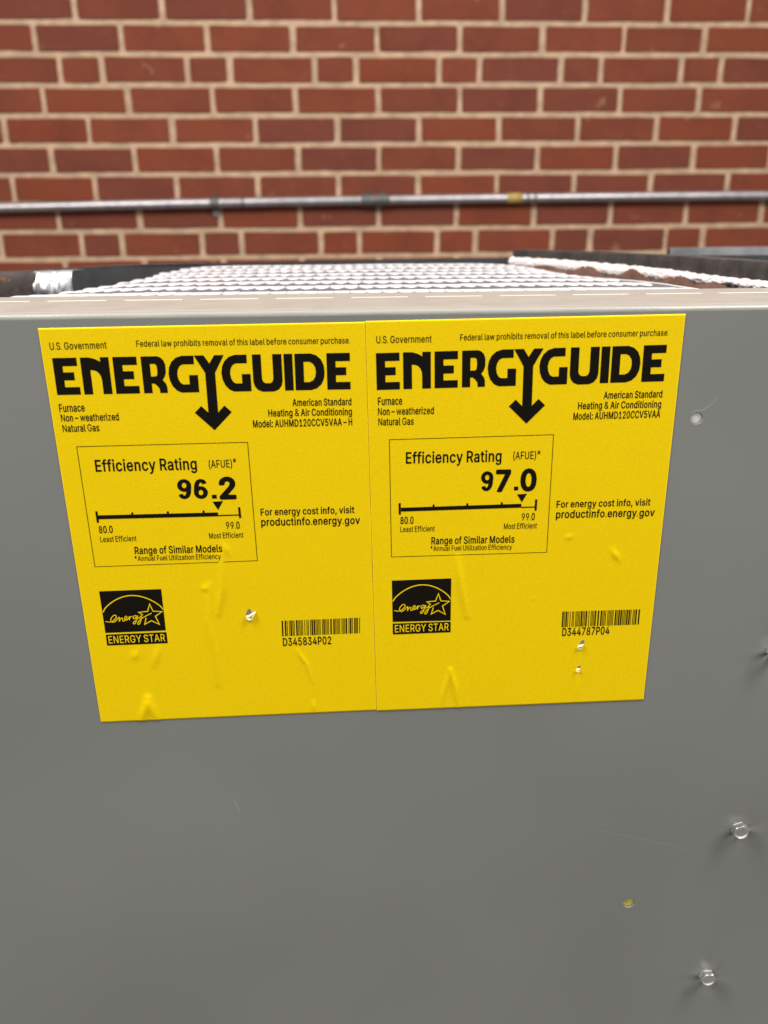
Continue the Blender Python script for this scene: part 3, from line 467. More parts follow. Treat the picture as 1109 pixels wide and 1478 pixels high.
# ------------------------------------------------------------------ furnace cabinet
CX0, CX1 = -345.0, 440.0
ZT = 4.5            # height of the top flange over the label's top edge
cab = thing('furnace_cabinet', 'grey painted steel furnace cabinet with an open top filling the foreground', 'furnace', W(0, 0, -Z0))
CO = (0, 0, -Z0)    # the cabinet's own origin, mm

def fill_curve(loops, name='c', grow=0.0):
    """tessellate closed 2D loops (holes allowed); returns verts (x, y) and faces"""
    cu = bpy.data.curves.new(name, 'CURVE'); cu.dimensions = '2D'; cu.fill_mode = 'BOTH'; cu.offset = grow
    for lp in loops:
        sp = cu.splines.new('POLY'); sp.points.add(len(lp) - 1)
        for i, (x, y) in enumerate(lp): sp.points[i].co = (x, y, 0, 1)
        sp.use_cyclic_u = True
    ob = bpy.data.objects.new(name, cu)
    me = bpy.data.meshes.new_from_object(ob)
    V = [(v.co.x, v.co.y) for v in me.vertices]; F = [tuple(p.vertices) for p in me.polygons]
    bpy.data.objects.remove(ob); bpy.data.curves.remove(cu); bpy.data.meshes.remove(me)
    return V, F

HOLES = [(D['holes'][0][0], D['holes'][0][1], 2.9), (D['holes'][1][0], D['holes'][1][1], 3.1)]
RB = 2.2
ztop_flat = ZT - RB
rect = [(CX0, -795), (CX1, -795), (CX1, ztop_flat), (CX0, ztop_flat)]
circ = [[(cx + r * math.cos(a * math.pi / 16), cz + r * .93 * math.sin(a * math.pi / 16)) for a in range(32)] for cx, cz, r in HOLES]
V, F = fill_curve([rect] + circ)
b = MB(CO)
b.add([(x, 0, z) for x, z in V], F)
# hole edges rolled inward
for lp in circ:
    n = len(lp)
    cxx = sum(p[0] for p in lp) / n; czz = sum(p[1] for p in lp) / n
    ring = []
    for s, y in ((1, 0), (.985, .25), (.96, 1.1)):
        ring += [(cxx + (x - cxx) * s, y, czz + (z - czz) * s) for x, z in lp]
    b.add(ring, [(r * n + k, r * n + (k + 1) % n, (r + 1) * n + (k + 1) % n, (r + 1) * n + k) for r in range(2) for k in range(n)])
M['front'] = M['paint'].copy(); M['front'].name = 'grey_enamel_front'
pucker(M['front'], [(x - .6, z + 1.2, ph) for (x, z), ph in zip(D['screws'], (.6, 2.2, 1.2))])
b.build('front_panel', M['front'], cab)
# rounded top bend, lightly uneven
b = MB(CO); nseg = 160; NA = 10
vs = []; fs = []
for i in range(nseg + 1):
    x = CX0 + (CX1 - CX0) * i / nseg
    for k in range(NA + 1):
        a = math.pi / 2 * k / NA
        w = .12 * noise.noise(Vector((x * .05, k * .2, 3)))
        ww = w * math.sin(a * 2)
        vs.append((x, RB - (RB + ww) * math.cos(a), ztop_flat + (RB + ww) * math.sin(a)))
for i in range(nseg):
    for k in range(NA):
        a = i * (NA + 1) + k; fs.append((a, a + NA + 1, a + NA + 2, a + 1))
b.add(vs, fs)
b.build('top_bend', M['bend'], cab, True)
# front flange, with two tape-thin steps and the pale gasket slots
b = MB(CO)
vs = []; fs = []
prof = [(RB, ZT), (6.0, ZT), (7.0, ZT - .35), (8.2, ZT - .35), (9.2, ZT - .05), (30, ZT - .08), (60, ZT - .1), (85, ZT - .1), (85.8, ZT - .5), (86, ZT - 14)]
for i in range(nseg + 1):
    x = CX0 + 40 + (CX1 - CX0 - 80) * i / nseg
    for (y, z) in prof:
        vs.append((x, y, z + (.12 * noise.noise(Vector((x * .03, y * .05, 0))) if y < 80 and y > 4 else 0)))
n = len(prof)
for i in range(nseg):
    for k in range(n - 1):
        a = i * n + k; fs.append((a, a + n, a + n + 1, a + 1))
b.add(vs, fs); b.build('top_flange', M['flange'], cab)
for i in range(-9, 11):
    xc = -134.5 + 35.6 * (i + 5)
    if not (-300 < xc < 400): continue
    b = MB(CO)
    y0 = 57.5 - .004 * (xc + 134)
    V = []
    for a in range(16):
        t = 2 * math.pi * a / 16
        V.append((xc + (11.5 if math.cos(t) > 0 else -11.5) + 2.4 * math.cos(t), y0 + 2.4 * math.sin(t)))
    b.add([(x, y, ZT + .14) for x, y in V] + [(x, y, ZT - .2) for x, y in V],
          [tuple(range(16))] + [(k, (k + 1) % 16, 16 + (k + 1) % 16, 16 + k) for k in range(16)])
    b.build('gasket_slot', M['slot'], cab)
# side walls and side flanges
REAR = [(-345, 240), (-300, 262), (-265, 305.5), (-229, 353.5), (-199.7, 389), (-162, 404), (-68, 419.5), (57, 443.6), (156, 452), (440, 452)]
for bx in ((CX0, CX0 + 1.2, 0.3, 240, -795, ZT - .3), (CX1 - 1.2, CX1, 0.3, 452, -795, ZT - .3)):
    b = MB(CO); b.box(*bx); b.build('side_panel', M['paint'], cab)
for bx in ((CX0 + 1.3, CX0 + 39.7, 3.2, 239, ZT - 1.4, ZT - .25), (CX1 - 39.7, CX1 - 1.3, 3.2, 450, ZT - 1.4, ZT - .25)):
    b = MB(CO); b.box(*bx); b.build('side_flange', M['flange'], cab)
# rear wall follows the liner; dark inside, thin hem on top
def ribbon(b, path, zf0, zf1, thick=0.0, off=(0, 0)):
    vs = []; fs = []
    for (x, y), z0, z1 in zip(path, zf0, zf1):
        vs += [(x + off[0], y + off[1], z0), (x + off[0], y + off[1], z1)]
    for i in range(len(path) - 1):
        fs.append((2 * i, 2 * i + 2, 2 * i + 3, 2 * i + 1))
    b.add(vs, fs)
def smooth_path(P, n=6):
    out = []
    for i in range(len(P) - 1):
        p0 = P[max(i - 1, 0)]; p1 = P[i]; p2 = P[i + 1]; p3 = P[min(i + 2, len(P) - 1)]
        for k in range(n):
            t = k / n
            out.append(tuple(.5 * ((2 * b_) + (-a + c) * t + (2 * a - 5 * b_ + 4 * c - d) * t * t + (-a + 3 * b_ - 3 * c + d) * t ** 3)
                             for a, b_, c, d in zip(p0, p1, p2, p3)))
    out.append(tuple(P[-1])); return out
RP = smooth_path(REAR, 5)
b = MB(CO)
ribbon(b, RP, [-795] * len(RP), [ZT] * len(RP))
ribbon(b, RP, [-795] * len(RP), [ZT] * len(RP), off=(0.2, 1.6))
ribbon(b, RP, [ZT - .01] * len(RP), [ZT] * len(RP))
vs = []
for x, y in RP: vs += [(x, y - .15, ZT + .02), (x + .2, y + 1.75, ZT + .02)]
b.add(vs, [(2 * i, 2 * i + 2, 2 * i + 3, 2 * i + 1) for i in range(len(RP) - 1)])
b.build('rear_liner', M['dark'], cab, fix=False)
b = MB(CO)
vs = []
for x, y in RP[:28]: vs += [(x, y - .6, ZT - .5), (x, y - .6, ZT + .25), (x, y + 1.9, ZT + .25)]
b.add(vs, [(3 * i + k, 3 * i + 3 + k, 3 * i + 4 + k, 3 * i + 1 + k) for i in range(27) for k in (0, 1)])
b.build('hem', M['fitting'], cab)
b = MB(CO); b.box(CX0 + 2, CX1 - 2, 86.5, 451, -60, -55); b.build('inner_tray', M['dark'], cab)

# hex head screws in the front panel
def hex_screw(x, z, rot, R=4.75):
    b = MB(CO)
    n = 6
    prof = [(.80, .4), (.80, -.35), (1.04, -.55), (1.0, -.75), (1.0, -3.1), (.95, -3.45), (.86, -3.6), (.80, -3.55), (.70, -3.05), (.58, -2.9), (0.0, -2.85)]
    fl_prof = [(1.26, 0), (1.24, -.55), (1.0, -.8)]
    # washer flange
    N_ = 28; vs = []; fs = []
    for s, y in fl_prof:
        vs += [(x + R * s * math.cos(2 * math.pi * k / N_), y, z + R * s * math.sin(2 * math.pi * k / N_)) for k in range(N_)]
    fs = [(r * N_ + k, r * N_ + (k + 1) % N_, (r + 1) * N_ + (k + 1) % N_, (r + 1) * N_ + k) for r in range(2) for k in range(N_)]
    vs2 = []; K = 36
    for s, y in prof:
        for k in range(K):
            a = 2 * math.pi * k / K
            hexr = math.cos(math.pi / 6) / math.cos(((a) % (math.pi / 3)) - math.pi / 6)
            t = 1.0 if s > .96 else (.5 if s > .9 else 0.0)
            rr = R * s * (hexr * t + .97 * (1 - t))
            vs2.append((x + rr * math.cos(a + rot), y - .3, z + rr * math.sin(a + rot)))
    fs2 = [(r * K + k, r * K + (k + 1) % K, (r + 1) * K + (k + 1) % K, (r + 1) * K + k) for r in range(len(prof) - 1) for k in range(K)]
    me_b = MB(CO); me_b.add(vs2, fs2)
    head = me_b.build('screw', M['steel'], cab)
    return head
rots = [.35, 0.0, .2]
for (x, z), rt in zip(D['screws'], rots): hex_screw(x - 1.4 + (2.2 if z > -200 else 0), z + 2.8, rt, 4.5)
# plugged hole on the right, and the open hole with yellow insulation showing behind it
hx, hz, hr = HOLES[0]
b = MB(CO); vs = []; NR = 28
for s, y in ((1.3, 2.2), (1.0, 1.15), (.8, .75), (.5, .55), (.02, .5)):
    vs += [(hx + hr * s * math.cos(2 * math.pi * k / NR), y, hz + hr * s * math.sin(2 * math.pi * k / NR)) for k in range(NR)]
b.add(vs, [(r * NR + k, r * NR + (k + 1) % NR, (r + 1) * NR + (k + 1) % NR, (r + 1) * NR + k) for r in range(4) for k in range(NR)])
M['plug'] = material('worn_bare_plug', (.84, .84, .82, 1), rough=.4, vary=.15, vscale=300)
b.build('hole_plug', M['plug'], cab, True)
hx, hz, hr = HOLES[1]
b = MB(CO); vs = []; fs = []
G = 14
for j in range(G + 1):
    for i in range(G + 1):
        x = hx + (i / G - .5) * 12; z = hz + (j / G - .5) * 12
        vs.append((x, 1.25 + .4 * noise.noise(Vector((x * .9, z * .9, 0))), z))
for j in range(G):
    for i in range(G):
        a = j * (G + 1) + i; fs.append((a, a + 1, a + G + 2, a + G + 1))
b.add(vs, fs); b.build('insulation', M['core'], cab, True, fix=False)

# ------------------------------------------------------------------ strokes and prints
def stroke(pts, w, closed=False):
    """one mitred band along a polyline (2D)"""
    P0 = [Vector(p) for p in pts]; P = []
    if isinstance(w, (list, tuple)): P = P0
    else:
        for i in range(len(P0) - (0 if closed else 1)):
            a, c = P0[i], P0[(i + 1) % len(P0)]
            k = max(1, int((c - a).length / 2.5))
            P += [a + (c - a) * (j / k) for j in range(k)]
        if not closed: P.append(P0[-1])
    if not closed:
        L, R2 = [], []
        for i, p in enumerate(P):
            a = P[max(i - 1, 0)]; c = P[min(i + 1, len(P) - 1)]
            d1 = (p - a).normalized() if i > 0 else (c - p).normalized()
            d2 = (c - p).normalized() if i < len(P) - 1 else d1
            n1 = Vector((-d1.y, d1.x)); n2 = Vector((-d2.y, d2.x))
            n = (n1 + n2); n = n.normalized() if n.length > .05 else n1
            k = min(1.0 / max(n.dot(n1), .45), 2.2)
            ww = w[i] if isinstance(w, (list, tuple)) else w
            L.append(p + n * k * ww / 2); R2.append(p - n * k * ww / 2)
        V = []
        for a, b_ in zip(L, R2): V += [tuple(a), tuple(b_)]
        return V, [(2 * i, 2 * i + 1, 2 * i + 3, 2 * i + 2) for i in range(len(P) - 1)]
    V = []
    n_ = len(P)
    for i, p in enumerate(P):
        a = P[i - 1]; c = P[(i + 1) % n_]
        d1 = (p - a).normalized(); d2 = (c - p).normalized()
        n1 = Vector((-d1.y, d1.x)); n2 = Vector((-d2.y, d2.x)); n = (n1 + n2).normalized()
        k = min(1.0 / max(n.dot(n1), .35), 2.6)
        V += [tuple(p + n * k * w / 2), tuple(p - n * k * w / 2)]
    return V, [(2 * i, 2 * i + 1, (2 * i + 3) % (2 * n_), (2 * i + 2) % (2 * n_)) for i in range(n_)]

# small scratches in the enamel
for sc, w in zip(D['scratch'], (.22, .28, .10, .10)):
    V, F = stroke(sc, [w * (.35 + .65 * math.sin(math.pi * (i + .5) / len(sc))) for i in range(len(sc))])
    b = MB(CO); b.add([(x, -.012, z) for x, z in V], F); b.build('scratch', M['scratch'], cab)

def ridge_height(ridges, x, z):
    h = 0.0
    for pts, amp, wid in ridges:
        best = 1e9; bt = 0; amp = amp * 1.25
        n = len(pts) - 1
        for i in range(n):
            ax, az = pts[i]; bx, bz = pts[i + 1]
            dx, dz = bx - ax, bz - az
            t = max(0, min(1, ((x - ax) * dx + (z - az) * dz) / (dx * dx + dz * dz)))
            q = (x - ax - dx * t) ** 2 + (z - az - dz * t) ** 2
            if q < best: best = q; bt = (i + t) / n
        if best < wid * wid * 9:
            h += amp * math.exp(-best / (wid * wid)) * (.35 + .65 * math.sin(math.pi * min(max(bt, .02), .98)))
    return h
AMPS = [
 [(.40, 1.5), (.34, 1.6), (.20, 1.6), (.22, 1.4), (.45, 1.8), (.40, 2.0), (.26, .8), (.25, .8), (.18, 1.3), (.18, 1.4)],
 [(.42, 1.5), (.32, .9), (.42, .9), (.28, 1.2), (.16, 1.0), (.10, .6), (.16, .7)]]

# lettering: outlines of a plain condensed grotesque, 250 units to the cap height
def text_mesh(s, st, x0, z0, x1, z1, h):
    loops = []; pen = 0; last = 0
    for ch in s:
        if ch == ' ':
            pen += 62 if st != 'b' else 80; continue
        adv, sp = GLYPHS[st].get(ch) or GLYPHS['m'].get(ch) or GLYPHS['r'][ch]
        for q in sp:
            loops.append([(pen + q[i], q[i + 1]) for i in range(0, len(q), 2)])
        pen += adv + (7 if st != 'b' else 0)
    xs = [p[0] for l in loops for p in l]; lo, hi = min(xs), max(xs)
    L = math.hypot(x1 - x0, z1 - z0); kx = L / (hi - lo); kz = h / 250.0
    ca, sa = (x1 - x0) / L, (z1 - z0) / L
    out = []
    for l in loops:
        out.append([(x0 + (x - lo) * kx * ca - y * kz * sa, z0 + (x - lo) * kx * sa + y * kz * ca) for x, y in l])
    return fill_curve(out)

T_E = [(0, 0), (.61, 0), (.61, .185), (.215, .185), (.215, .405), (.5, .405), (.5, .6), (.215, .6), (.215, .8), (.61, .8), (.61, 1), (0, 1)]
T_N = [(0, 0), (.21, 0), (.21, .68), (.31, .675), (.40, .64), (.47, .56), (.51, .46), (.52, .34), (.52, 0), (.73, 0), (.73, 1), (.53, 1),
       (.53, .86), (.46, .91), (.37, .955), (.26, .99), (.2, 1), (0, 1)]
T_R = [(0, 0), (.2, 0), (.2, .27), (.29, .27), (.37, .2), (.43, .11), (.435, 0), (.61, 0), (.61, .16), (.58, .25), (.5, .35),
       (.57, .45), (.61, .57), (.61, .78), (.57, .9), (.5, .97), (.42, 1), (0, 1)]
T_Rh = [(.2, .82), (.35, .82), (.40, .77), (.415, .63), (.40, .49), (.35, .44), (.2, .44)]
T_G = [(.76, 0), (.76, .46), (.55, .46), (.55, .20), (.36, .20), (.28, .25), (.225, .36), (.205, .5), (.23, .64), (.29, .74), (.38, .79), (.68, .79), (.68, 1), (.38, 1),
       (.22, .95), (.10, .84), (.03, .70), (0, .52), (.02, .34), (.08, .18), (.18, .06), (.30, 0)]
T_U = [(0, 1), (.21, 1), (.21, .33), (.24, .24), (.31, .19), (.45, .19), (.52, .24), (.55, .33), (.55, 1), (.77, 1), (.77, .26), (.74, .13), (.66, .03), (.54, -.02),
       (.23, -.02), (.11, .03), (.03, .13), (0, .26)]
T_I = [(0, 0), (.21, 0), (.21, 1), (0, 1)]
T_D = [(0, 0), (.42, 0), (.57, .05), (.69, .16), (.76, .32), (.78, .5), (.76, .68), (.69, .84), (.57, .95), (.42, 1), (0, 1)]
T_Dh = [(.21, .2), (.38, .2), (.48, .25), (.55, .36), (.57, .5), (.55, .64), (.48, .75), (.38, .8), (.21, .8)]
T_Y = [(-.38, 1), (-.15, 1), (0, .76), (.15, 1), (.38, 1), (.12, .53), (.12, -.64), (.32, -.43), (.49, -.60), (0, -1.10), (-.49, -.60), (-.32, -.43), (-.12, -.64), (-.12, .53)]
TITLE = [(0, [T_E]), (.092, [T_N]), (.200, [T_E]), (.2945, [T_R, T_Rh]), (.383, [T_G]), (.522, [T_Y]), (.562, [T_G]), (.669, [T_U]), (.776, [T_I]), (.813, [T_D, T_Dh]), (.922, [T_E])]

SC_E = [[(72, 240), (98, 244)],
        [(98, 244), (114, 238), (130, 225), (138, 212), (131, 203), (118, 208), (104, 224), (102, 240), (112, 247), (130, 238), (146, 220), (152, 216)],
        [(152, 216), (149, 242)], [(149, 240), (160, 222), (170, 220), (168, 238), (174, 240), (184, 230)],
        [(184, 230), (196, 218), (193, 210), (183, 214), (180, 228), (188, 237), (203, 224), (209, 212)],
        [(209, 212), (206, 234)], [(206, 232), (213, 216), (224, 212)],
        [(249, 210), (236, 208), (227, 220), (232, 229), (243, 222), (250, 209), (245, 238), (234, 258), (223, 254), (230, 243), (252, 230)],
        [(256, 208), (253, 222), (260, 226), (270, 216), (278, 205), (272, 232), (260, 258), (249, 260), (252, 246), (278, 222), (334, 195)]]
SC_STAR = [(300, 222), (288, 260), (328, 239), (370, 262), (353, 214), (393, 187), (343, 184), (329, 143), (313, 185), (263, 190), (285, 206)]

def energy_label(idx, title, layer, mat_yellow):
    C = D['corners'][idx]
    c0 = C[0]
    cxm = sum(p[0] for p in C) / 4; czm = sum(p[1] for p in C) / 4
    th = thing('energy_label', title, 'label', W(cxm, 0, czm), 'yellow energy guide labels on the cabinet front')
    LO = (cxm, 0, czm)
    ridges = [(r, a, w) for r, (a, w) in zip(D['ridges'][idx], AMPS[idx])]
    base = .13 + .07 * layer
    def surf(x, z):
        return base + ridge_height(ridges, x, z) + .025 * noise.noise(Vector((x * .05 + idx * 9, z * .05, 1)))
    def bil(u, v):
        a = [C[0][i] + (C[1][i] - C[0][i]) * u for i in (0, 1)]; b_ = [C[3][i] + (C[2][i] - C[3][i]) * u for i in (0, 1)]
        return a[0] + (b_[0] - a[0]) * v, a[1] + (b_[1] - a[1]) * v
    NX, NZ = 190, 266
    vs = []; fs = []
    for j in range(NZ + 1):
        for i in range(NX + 1):
            x, z = bil(i / NX, j / NZ)
            vs.append((x, -surf(x, z), z))
    for j in range(NZ):
        for i in range(NX):
            a = j * (NX + 1) + i; fs.append((a, a + NX + 1, a + NX + 2, a + 1))
    # paper edge back to the panel
    rim = [i for i in range(NX + 1)] + [j * (NX + 1) + NX for j in range(1, NZ + 1)] + [NZ * (NX + 1) + i for i in range(NX - 1, -1, -1)] + [j * (NX + 1) for j in range(NZ - 1, 0, -1)]
    n0 = len(vs)
    for k in rim: vs.append((vs[k][0], -.02, vs[k][2]))
    for k in range(len(rim)):
        k2 = (k + 1) % len(rim); fs.append((rim[k], rim[k2], n0 + k2, n0 + k))
    b = MB(LO); b.add(vs, fs)
    sheet = b.build('paper_sheet', mat_yellow, th, True)
    for p in list(sheet.data.polygons)[-len(rim):]: p.use_smooth = False
    def put(name, V, F, mat, lift=.045):
        b = MB(LO); b.add([(x, -surf(x, z) - lift, z) for x, z in V], F)
        return b.build(name, mat, th, fix=False)
    def multi(name, parts, mat, lift=.045):
        V = []; F = []
        for v, f in parts:
            n = len(V); V += list(v); F += [tuple(i + n for i in q) for q in f]
        return put(name, V, F, mat, lift)
    def quad_grid(q, nx_, nz_):
        V = []; F = []
        for j in range(nz_ + 1):
            for i in range(nx_ + 1):
                u, v = i / nx_, j / nz_
                V.append(tuple((q[0][k] + (q[1][k] - q[0][k]) * u) * (1 - v) + (q[3][k] + (q[2][k] - q[3][k]) * u) * v for k in (0, 1)))
        for j in range(nz_):
            for i in range(nx_):
                a = j * (nx_ + 1) + i; F.append((a, a + 1, a + nx_ + 2, a + nx_ + 1))
        return V, F
    # heading
    (ax, az), (bx, bz), (tx, tz) = D['title'][idx]
    ex = Vector((bx - ax, bz - az)); Lw = ex.length; ex.normalize(); ey = Vector((-ex.y, ex.x)); Hh = math.hypot(tx - ax, tz - az)
    for f0, polys in TITLE:
        loops = []
        for pl in polys:
            pp = [Vector((ax, az)) + ex * (f0 * Lw + x * Lw * .1252) + ey * (y * Hh) for x, y in pl]
            loops.append([tuple(p) for p in pp])
        V, F = fill_curve(loops, grow=.22)
        put('heading_letter', V, F, M['ink'])
    for t in TEXTS[idx]:
        V, F = text_mesh(*t)
        put('lettering', V, F, M['ink'])
    V, F = stroke(D['box'][idx], .26, True); put('rating_frame', V, F, M['ink'])
    put('pointer', D['tri'][idx], [(0, 1, 2)], M['ink'])
    (x0, z0), (x1, z1) = D['bar'][idx]
    parts = [stroke([(x0, z0), (x1, z1)], 1.85), stroke([(x1 + .02, (D['thin'][idx][0][1])), D['thin'][idx][1]], .55)]
    for key in ('tickL', 'tickR'): parts.append(stroke(D[key][idx], .95))
    for px, pz_ in D['ticks'][idx]: parts.append(stroke([(px, z0 + (z1 - z0) * (px - x0) / (x1 - x0) + .9), (px, z0 + (z1 - z0) * (px - x0) / (x1 - x0) + 2.0)], .85))
    for i, p in enumerate(parts[:0]): pass
    b = MB(LO)
    for i, (v, f) in enumerate(parts): b.add([(x, -surf(x, z) - .045 - .006 * i, z) for x, z in v], f)
    b.build('scale_bar', M['ink'], th, fix=False)
    # emblem
    q = D['sq'][idx]
    emb = put('star_emblem', *quad_grid(q, 12, 9), M['ink'])
    def eb(x, y):
        u = (x - 62) / 340.0
        yt = 70 - 13 * u; yb = 306 - 8 * u; v = (y - yt) / (yb - yt)
        a = [q[0][i] + (q[1][i] - q[0][i]) * u for i in (0, 1)]; c = [q[3][i] + (q[2][i] - q[3][i]) * u for i in (0, 1)]
        return (a[0] + (c[0] - a[0]) * v, a[1] + (c[1] - a[1]) * v)
    def chaikin(P):
        if len(P) < 4: return P
        for _ in range(2):
            Q = [P[0]]
            for a, c in zip(P[:-1], P[1:]):
                Q += [(a[0] * .75 + c[0] * .25, a[1] * .75 + c[1] * .25), (a[0] * .25 + c[0] * .75, a[1] * .25 + c[1] * .75)]
            P = Q + [P[-1]]
        return P
    arc = [eb(65 + 336 * (i / 24), (188 - 13 * i / 24) - 88 * math.sin(math.pi * i / 24) ** .72) for i in range(25)]
    b = MB(LO)
    k = 0
    for pts, w in [(arc, .52)] + [([eb(*p) for p in SC_STAR], .50)] + [([eb(*p) for p in chaikin(s_)], .42) for s_ in SC_E]:
        v, f = stroke(pts, w)
        b.add([(x, -surf(x, z) - .08 - .006 * k, z) for x, z in v], f); k += 1
    b.build('emblem_line', mat_yellow, th, fix=False)
    put('emblem_strip', *quad_grid(D['strip'][idx], 12, 3), M['ink'])
    s4 = D['strip'][idx]
    hx_ = s4[1][0] - s4[0][0]; H_ = math.hypot(s4[3][0] - s4[0][0], s4[3][1] - s4[0][1])
    tb = [s4[3][0] + hx_ * .035, s4[3][1] + H_ * .19, s4[2][0] - hx_ * .035, s4[2][1] + H_ * .19]
    V, F = text_mesh('ENERGY STAR', 'r', *tb, H_ * .66)
    put('emblem_lettering', V, F, mat_yellow, .08)
    # barcode
    rc = random.Random(11 + idx); B = D['barcode'][idx]
    parts = []; u = 0.0
    units = []
    while u < 1:
        w = rc.choice((1, 1, 1, 2.2)) ; g = rc.choice((1.1, 1.1, 1.1, 2.4))
        units.append((u, w)); u += (w + g) * .0082
    tot = units[-1][0] + units[-1][1] * .0082
    for u, w in units:
        ua, ub = u / tot, (u + w * .0082) / tot
        P = []
        for uu, vv in ((ua, 0), (ub, 0), (ub, 1), (ua, 1)):
            P.append(tuple((B[0][i] + (B[1][i] - B[0][i]) * uu) * (1 - vv) + (B[3][i] + (B[2][i] - B[3][i]) * uu) * vv for i in (0, 1)))
        parts.append((P, [(0, 1, 2, 3)]))
    multi('barcode', parts, M['ink'])
    # torn spots
    for n_, (tx, tz) in enumerate(D['tears'][idx]):
        rt = random.Random(idx * 5 + n_)
        if idx == 0: sc_, shape, fl = 1.0, [(-1.9, .6), (-.9, 2.8), (.1, 3.5), (.8, 2.2), (1.3, 1.0), (.4, -.9), (-1.3, -1.0)], [(-2.0, -.2), (-.4, .2), (1.0, 1.1), (3.0, 2.0), (2.4, .2), (1.3, -1.6), (.9, -2.9), (-.8, -3.0), (-1.8, -2.0)]
        elif n_ == 0: sc_, shape, fl = .95, [(-1.1, .2), (.2, 2.4), (1.2, 3.0), (1.9, 2.2), (1.4, .5), (.2, -.6)], [(-1.9, -1.2), (-1.3, .1), (-.1, .3), (1.4, .6), (1.3, -.9), (.0, -2.6), (-1.4, -2.9)]
        else: sc_, shape, fl = .72, [(-.9, .2), (-.1, 2.0), (1.1, 2.6), (1.8, 1.8), (1.2, .2)], [(-1.8, -1.4), (-1.2, .1), (.2, .3), (1.3, .1), (1.2, -1.6), (.0, -2.8), (-1.4, -2.7)]
        V = [(tx + x * sc_, tz + z * sc_) for x, z in shape]
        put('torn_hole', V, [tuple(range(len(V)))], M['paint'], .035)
        # lifted, crumpled flap fanned from its centre
        cx_ = sum(p[0] for p in fl) / len(fl); cz_ = sum(p[1] for p in fl) / len(fl)
        b = MB(LO); K = len(fl); vs = []
        ring0 = [(tx + x * sc_, tz + z * sc_) for x, z in fl]
        for s, hgt in ((1.0, .1), (.62, .8), (.3, .35)):
            for (x, z) in ring0:
                xx = tx + cx_ * sc_ + (x - tx - cx_ * sc_) * s; zz = tz + cz_ * sc_ + (z - tz - cz_ * sc_) * s
                vs.append((xx, -surf(xx, zz) - hgt * sc_ * (.5 + rt.random() * .9), zz))
        fs = [(r * K + k, r * K + (k + 1) % K, (r + 1) * K + (k + 1) % K, (r + 1) * K + k) for r in range(2) for k in range(K)] + [tuple(range(2 * K, 3 * K))]
        b.add(vs, fs)
        o = b.build('paper_flap', M['paper'], th)
        o.data.materials.append(M['paper_yellow'])
        for p in o.data.polygons:
            if p.index % 3 == 0: p.material_index = 1
    return th

energy_label(0, 'yellow energy guide label reading 96.2, left of the two, with the D345834P02 barcode', 0, M['yellow'])
energy_label(1, 'yellow energy guide label reading 97.0, right of the two, with the D344787P04 barcode', 1, M['yellow'])

# ------------------------------------------------------------------ bubbled sheet across the open top
SHX0, SHX1 = -186.0, 170.0
sheet = thing('bubble_sheet', 'glossy white bubbled plastic sheet lying across the open top of the cabinet', 'plastic sheet', W(0, 86, 1.0))
SO = (0, 86, 1.0)
LEFT = [(86, -192), (93, -183.8), (122, -174.5), (166, -167), (212, -159), (260, -152.6), (338, -151), (410, -140), (440, -120)]
RIGHT = [(86, 180), (148, 170), (238, 157), (374, 146), (440, 130)]
def interp(T, y):
    for (a, b_), (c, d) in zip(T[:-1], T[1:]):
        if y <= c: return b_ + (d - b_) * max(0, (y - a)) / (c - a)
    return T[-1][1]
def sag(x, y):
    xl = interp(LEFT, y); d = (x - xl) / 26.0
    s = -3.4 * math.exp(-max(d, 0) * 1.6) 
    dr = (interp(RIGHT, y) - x) / 14.0
    s *= min(1, max(.3, (y - 70) / 90.0)); s -= (1.0 + 3.6 * min(1, max(0, (y - 150) / 120))) * math.exp(-max(dr, 0) * .75)
    return s + .35 * noise.noise(Vector((x * .02, y * .012, 4)))
ZS = 3.6
b = MB(SO); vs = []; fs = []
GX, GY = 90, 60
for j in range(GY + 1):
    y = 87 + (378 - 87) * j / GY
    xl, xr = interp(LEFT, y) - 1, interp(RIGHT, y) + 1
    for i in range(GX + 1):
        x = xl + (xr - xl) * i / GX
        vs.append((x, y, ZS + sag(x, y)))
for j in range(GY):
    for i in range(GX):
        a = j * (GX + 1) + i; fs.append((a, a + 1, a + GX + 2, a + GX + 1))
b.add(vs, fs); b.build('film', M['film'], sheet, True, fix=False)
PX, PY, BH = 8.35, 37.5, .75
def bubble_geo(h=BH, n=20, rings=((1.0, 0.0), (.99, .6), (.95, .88), (.66, .98), (.02, 1.0))):
    """a shallow pillow: rounded toward the front, squarer behind"""
    V = []; F = []
    for s, zz in rings:
        for k in range(n):
            a = 2 * math.pi * k / n
            ca, sa = math.cos(a), math.sin(a)
            e = 1.0 if sa < 0 else .25
            x = abs(ca) ** (e if sa > 0 else 1.0) * (1 if ca > 0 else -1) * PX * .515 * s
            y = abs(sa) ** e * (1 if sa > 0 else -1) * (14.5 if sa < 0 else 4.5) * s
            V.append((x * .001, y * .001, zz * h * .001))
    for r in range(len(rings) - 1):
        for k in range(n):
            F.append((r * n + k, r * n + (k + 1) % n, (r + 1) * n + (k + 1) % n, (r + 1) * n + k))
    return V, F
bme = mesh('bubble', *bubble_geo(), smooth=True); bme.materials.append(M['bubble'])
bme2 = mesh('bubble', *bubble_geo(BH * .8), smooth=True); bme2.materials.append(M['bubble'])
rv = random.Random(9)
sv, sf = [], []
cnt = 0
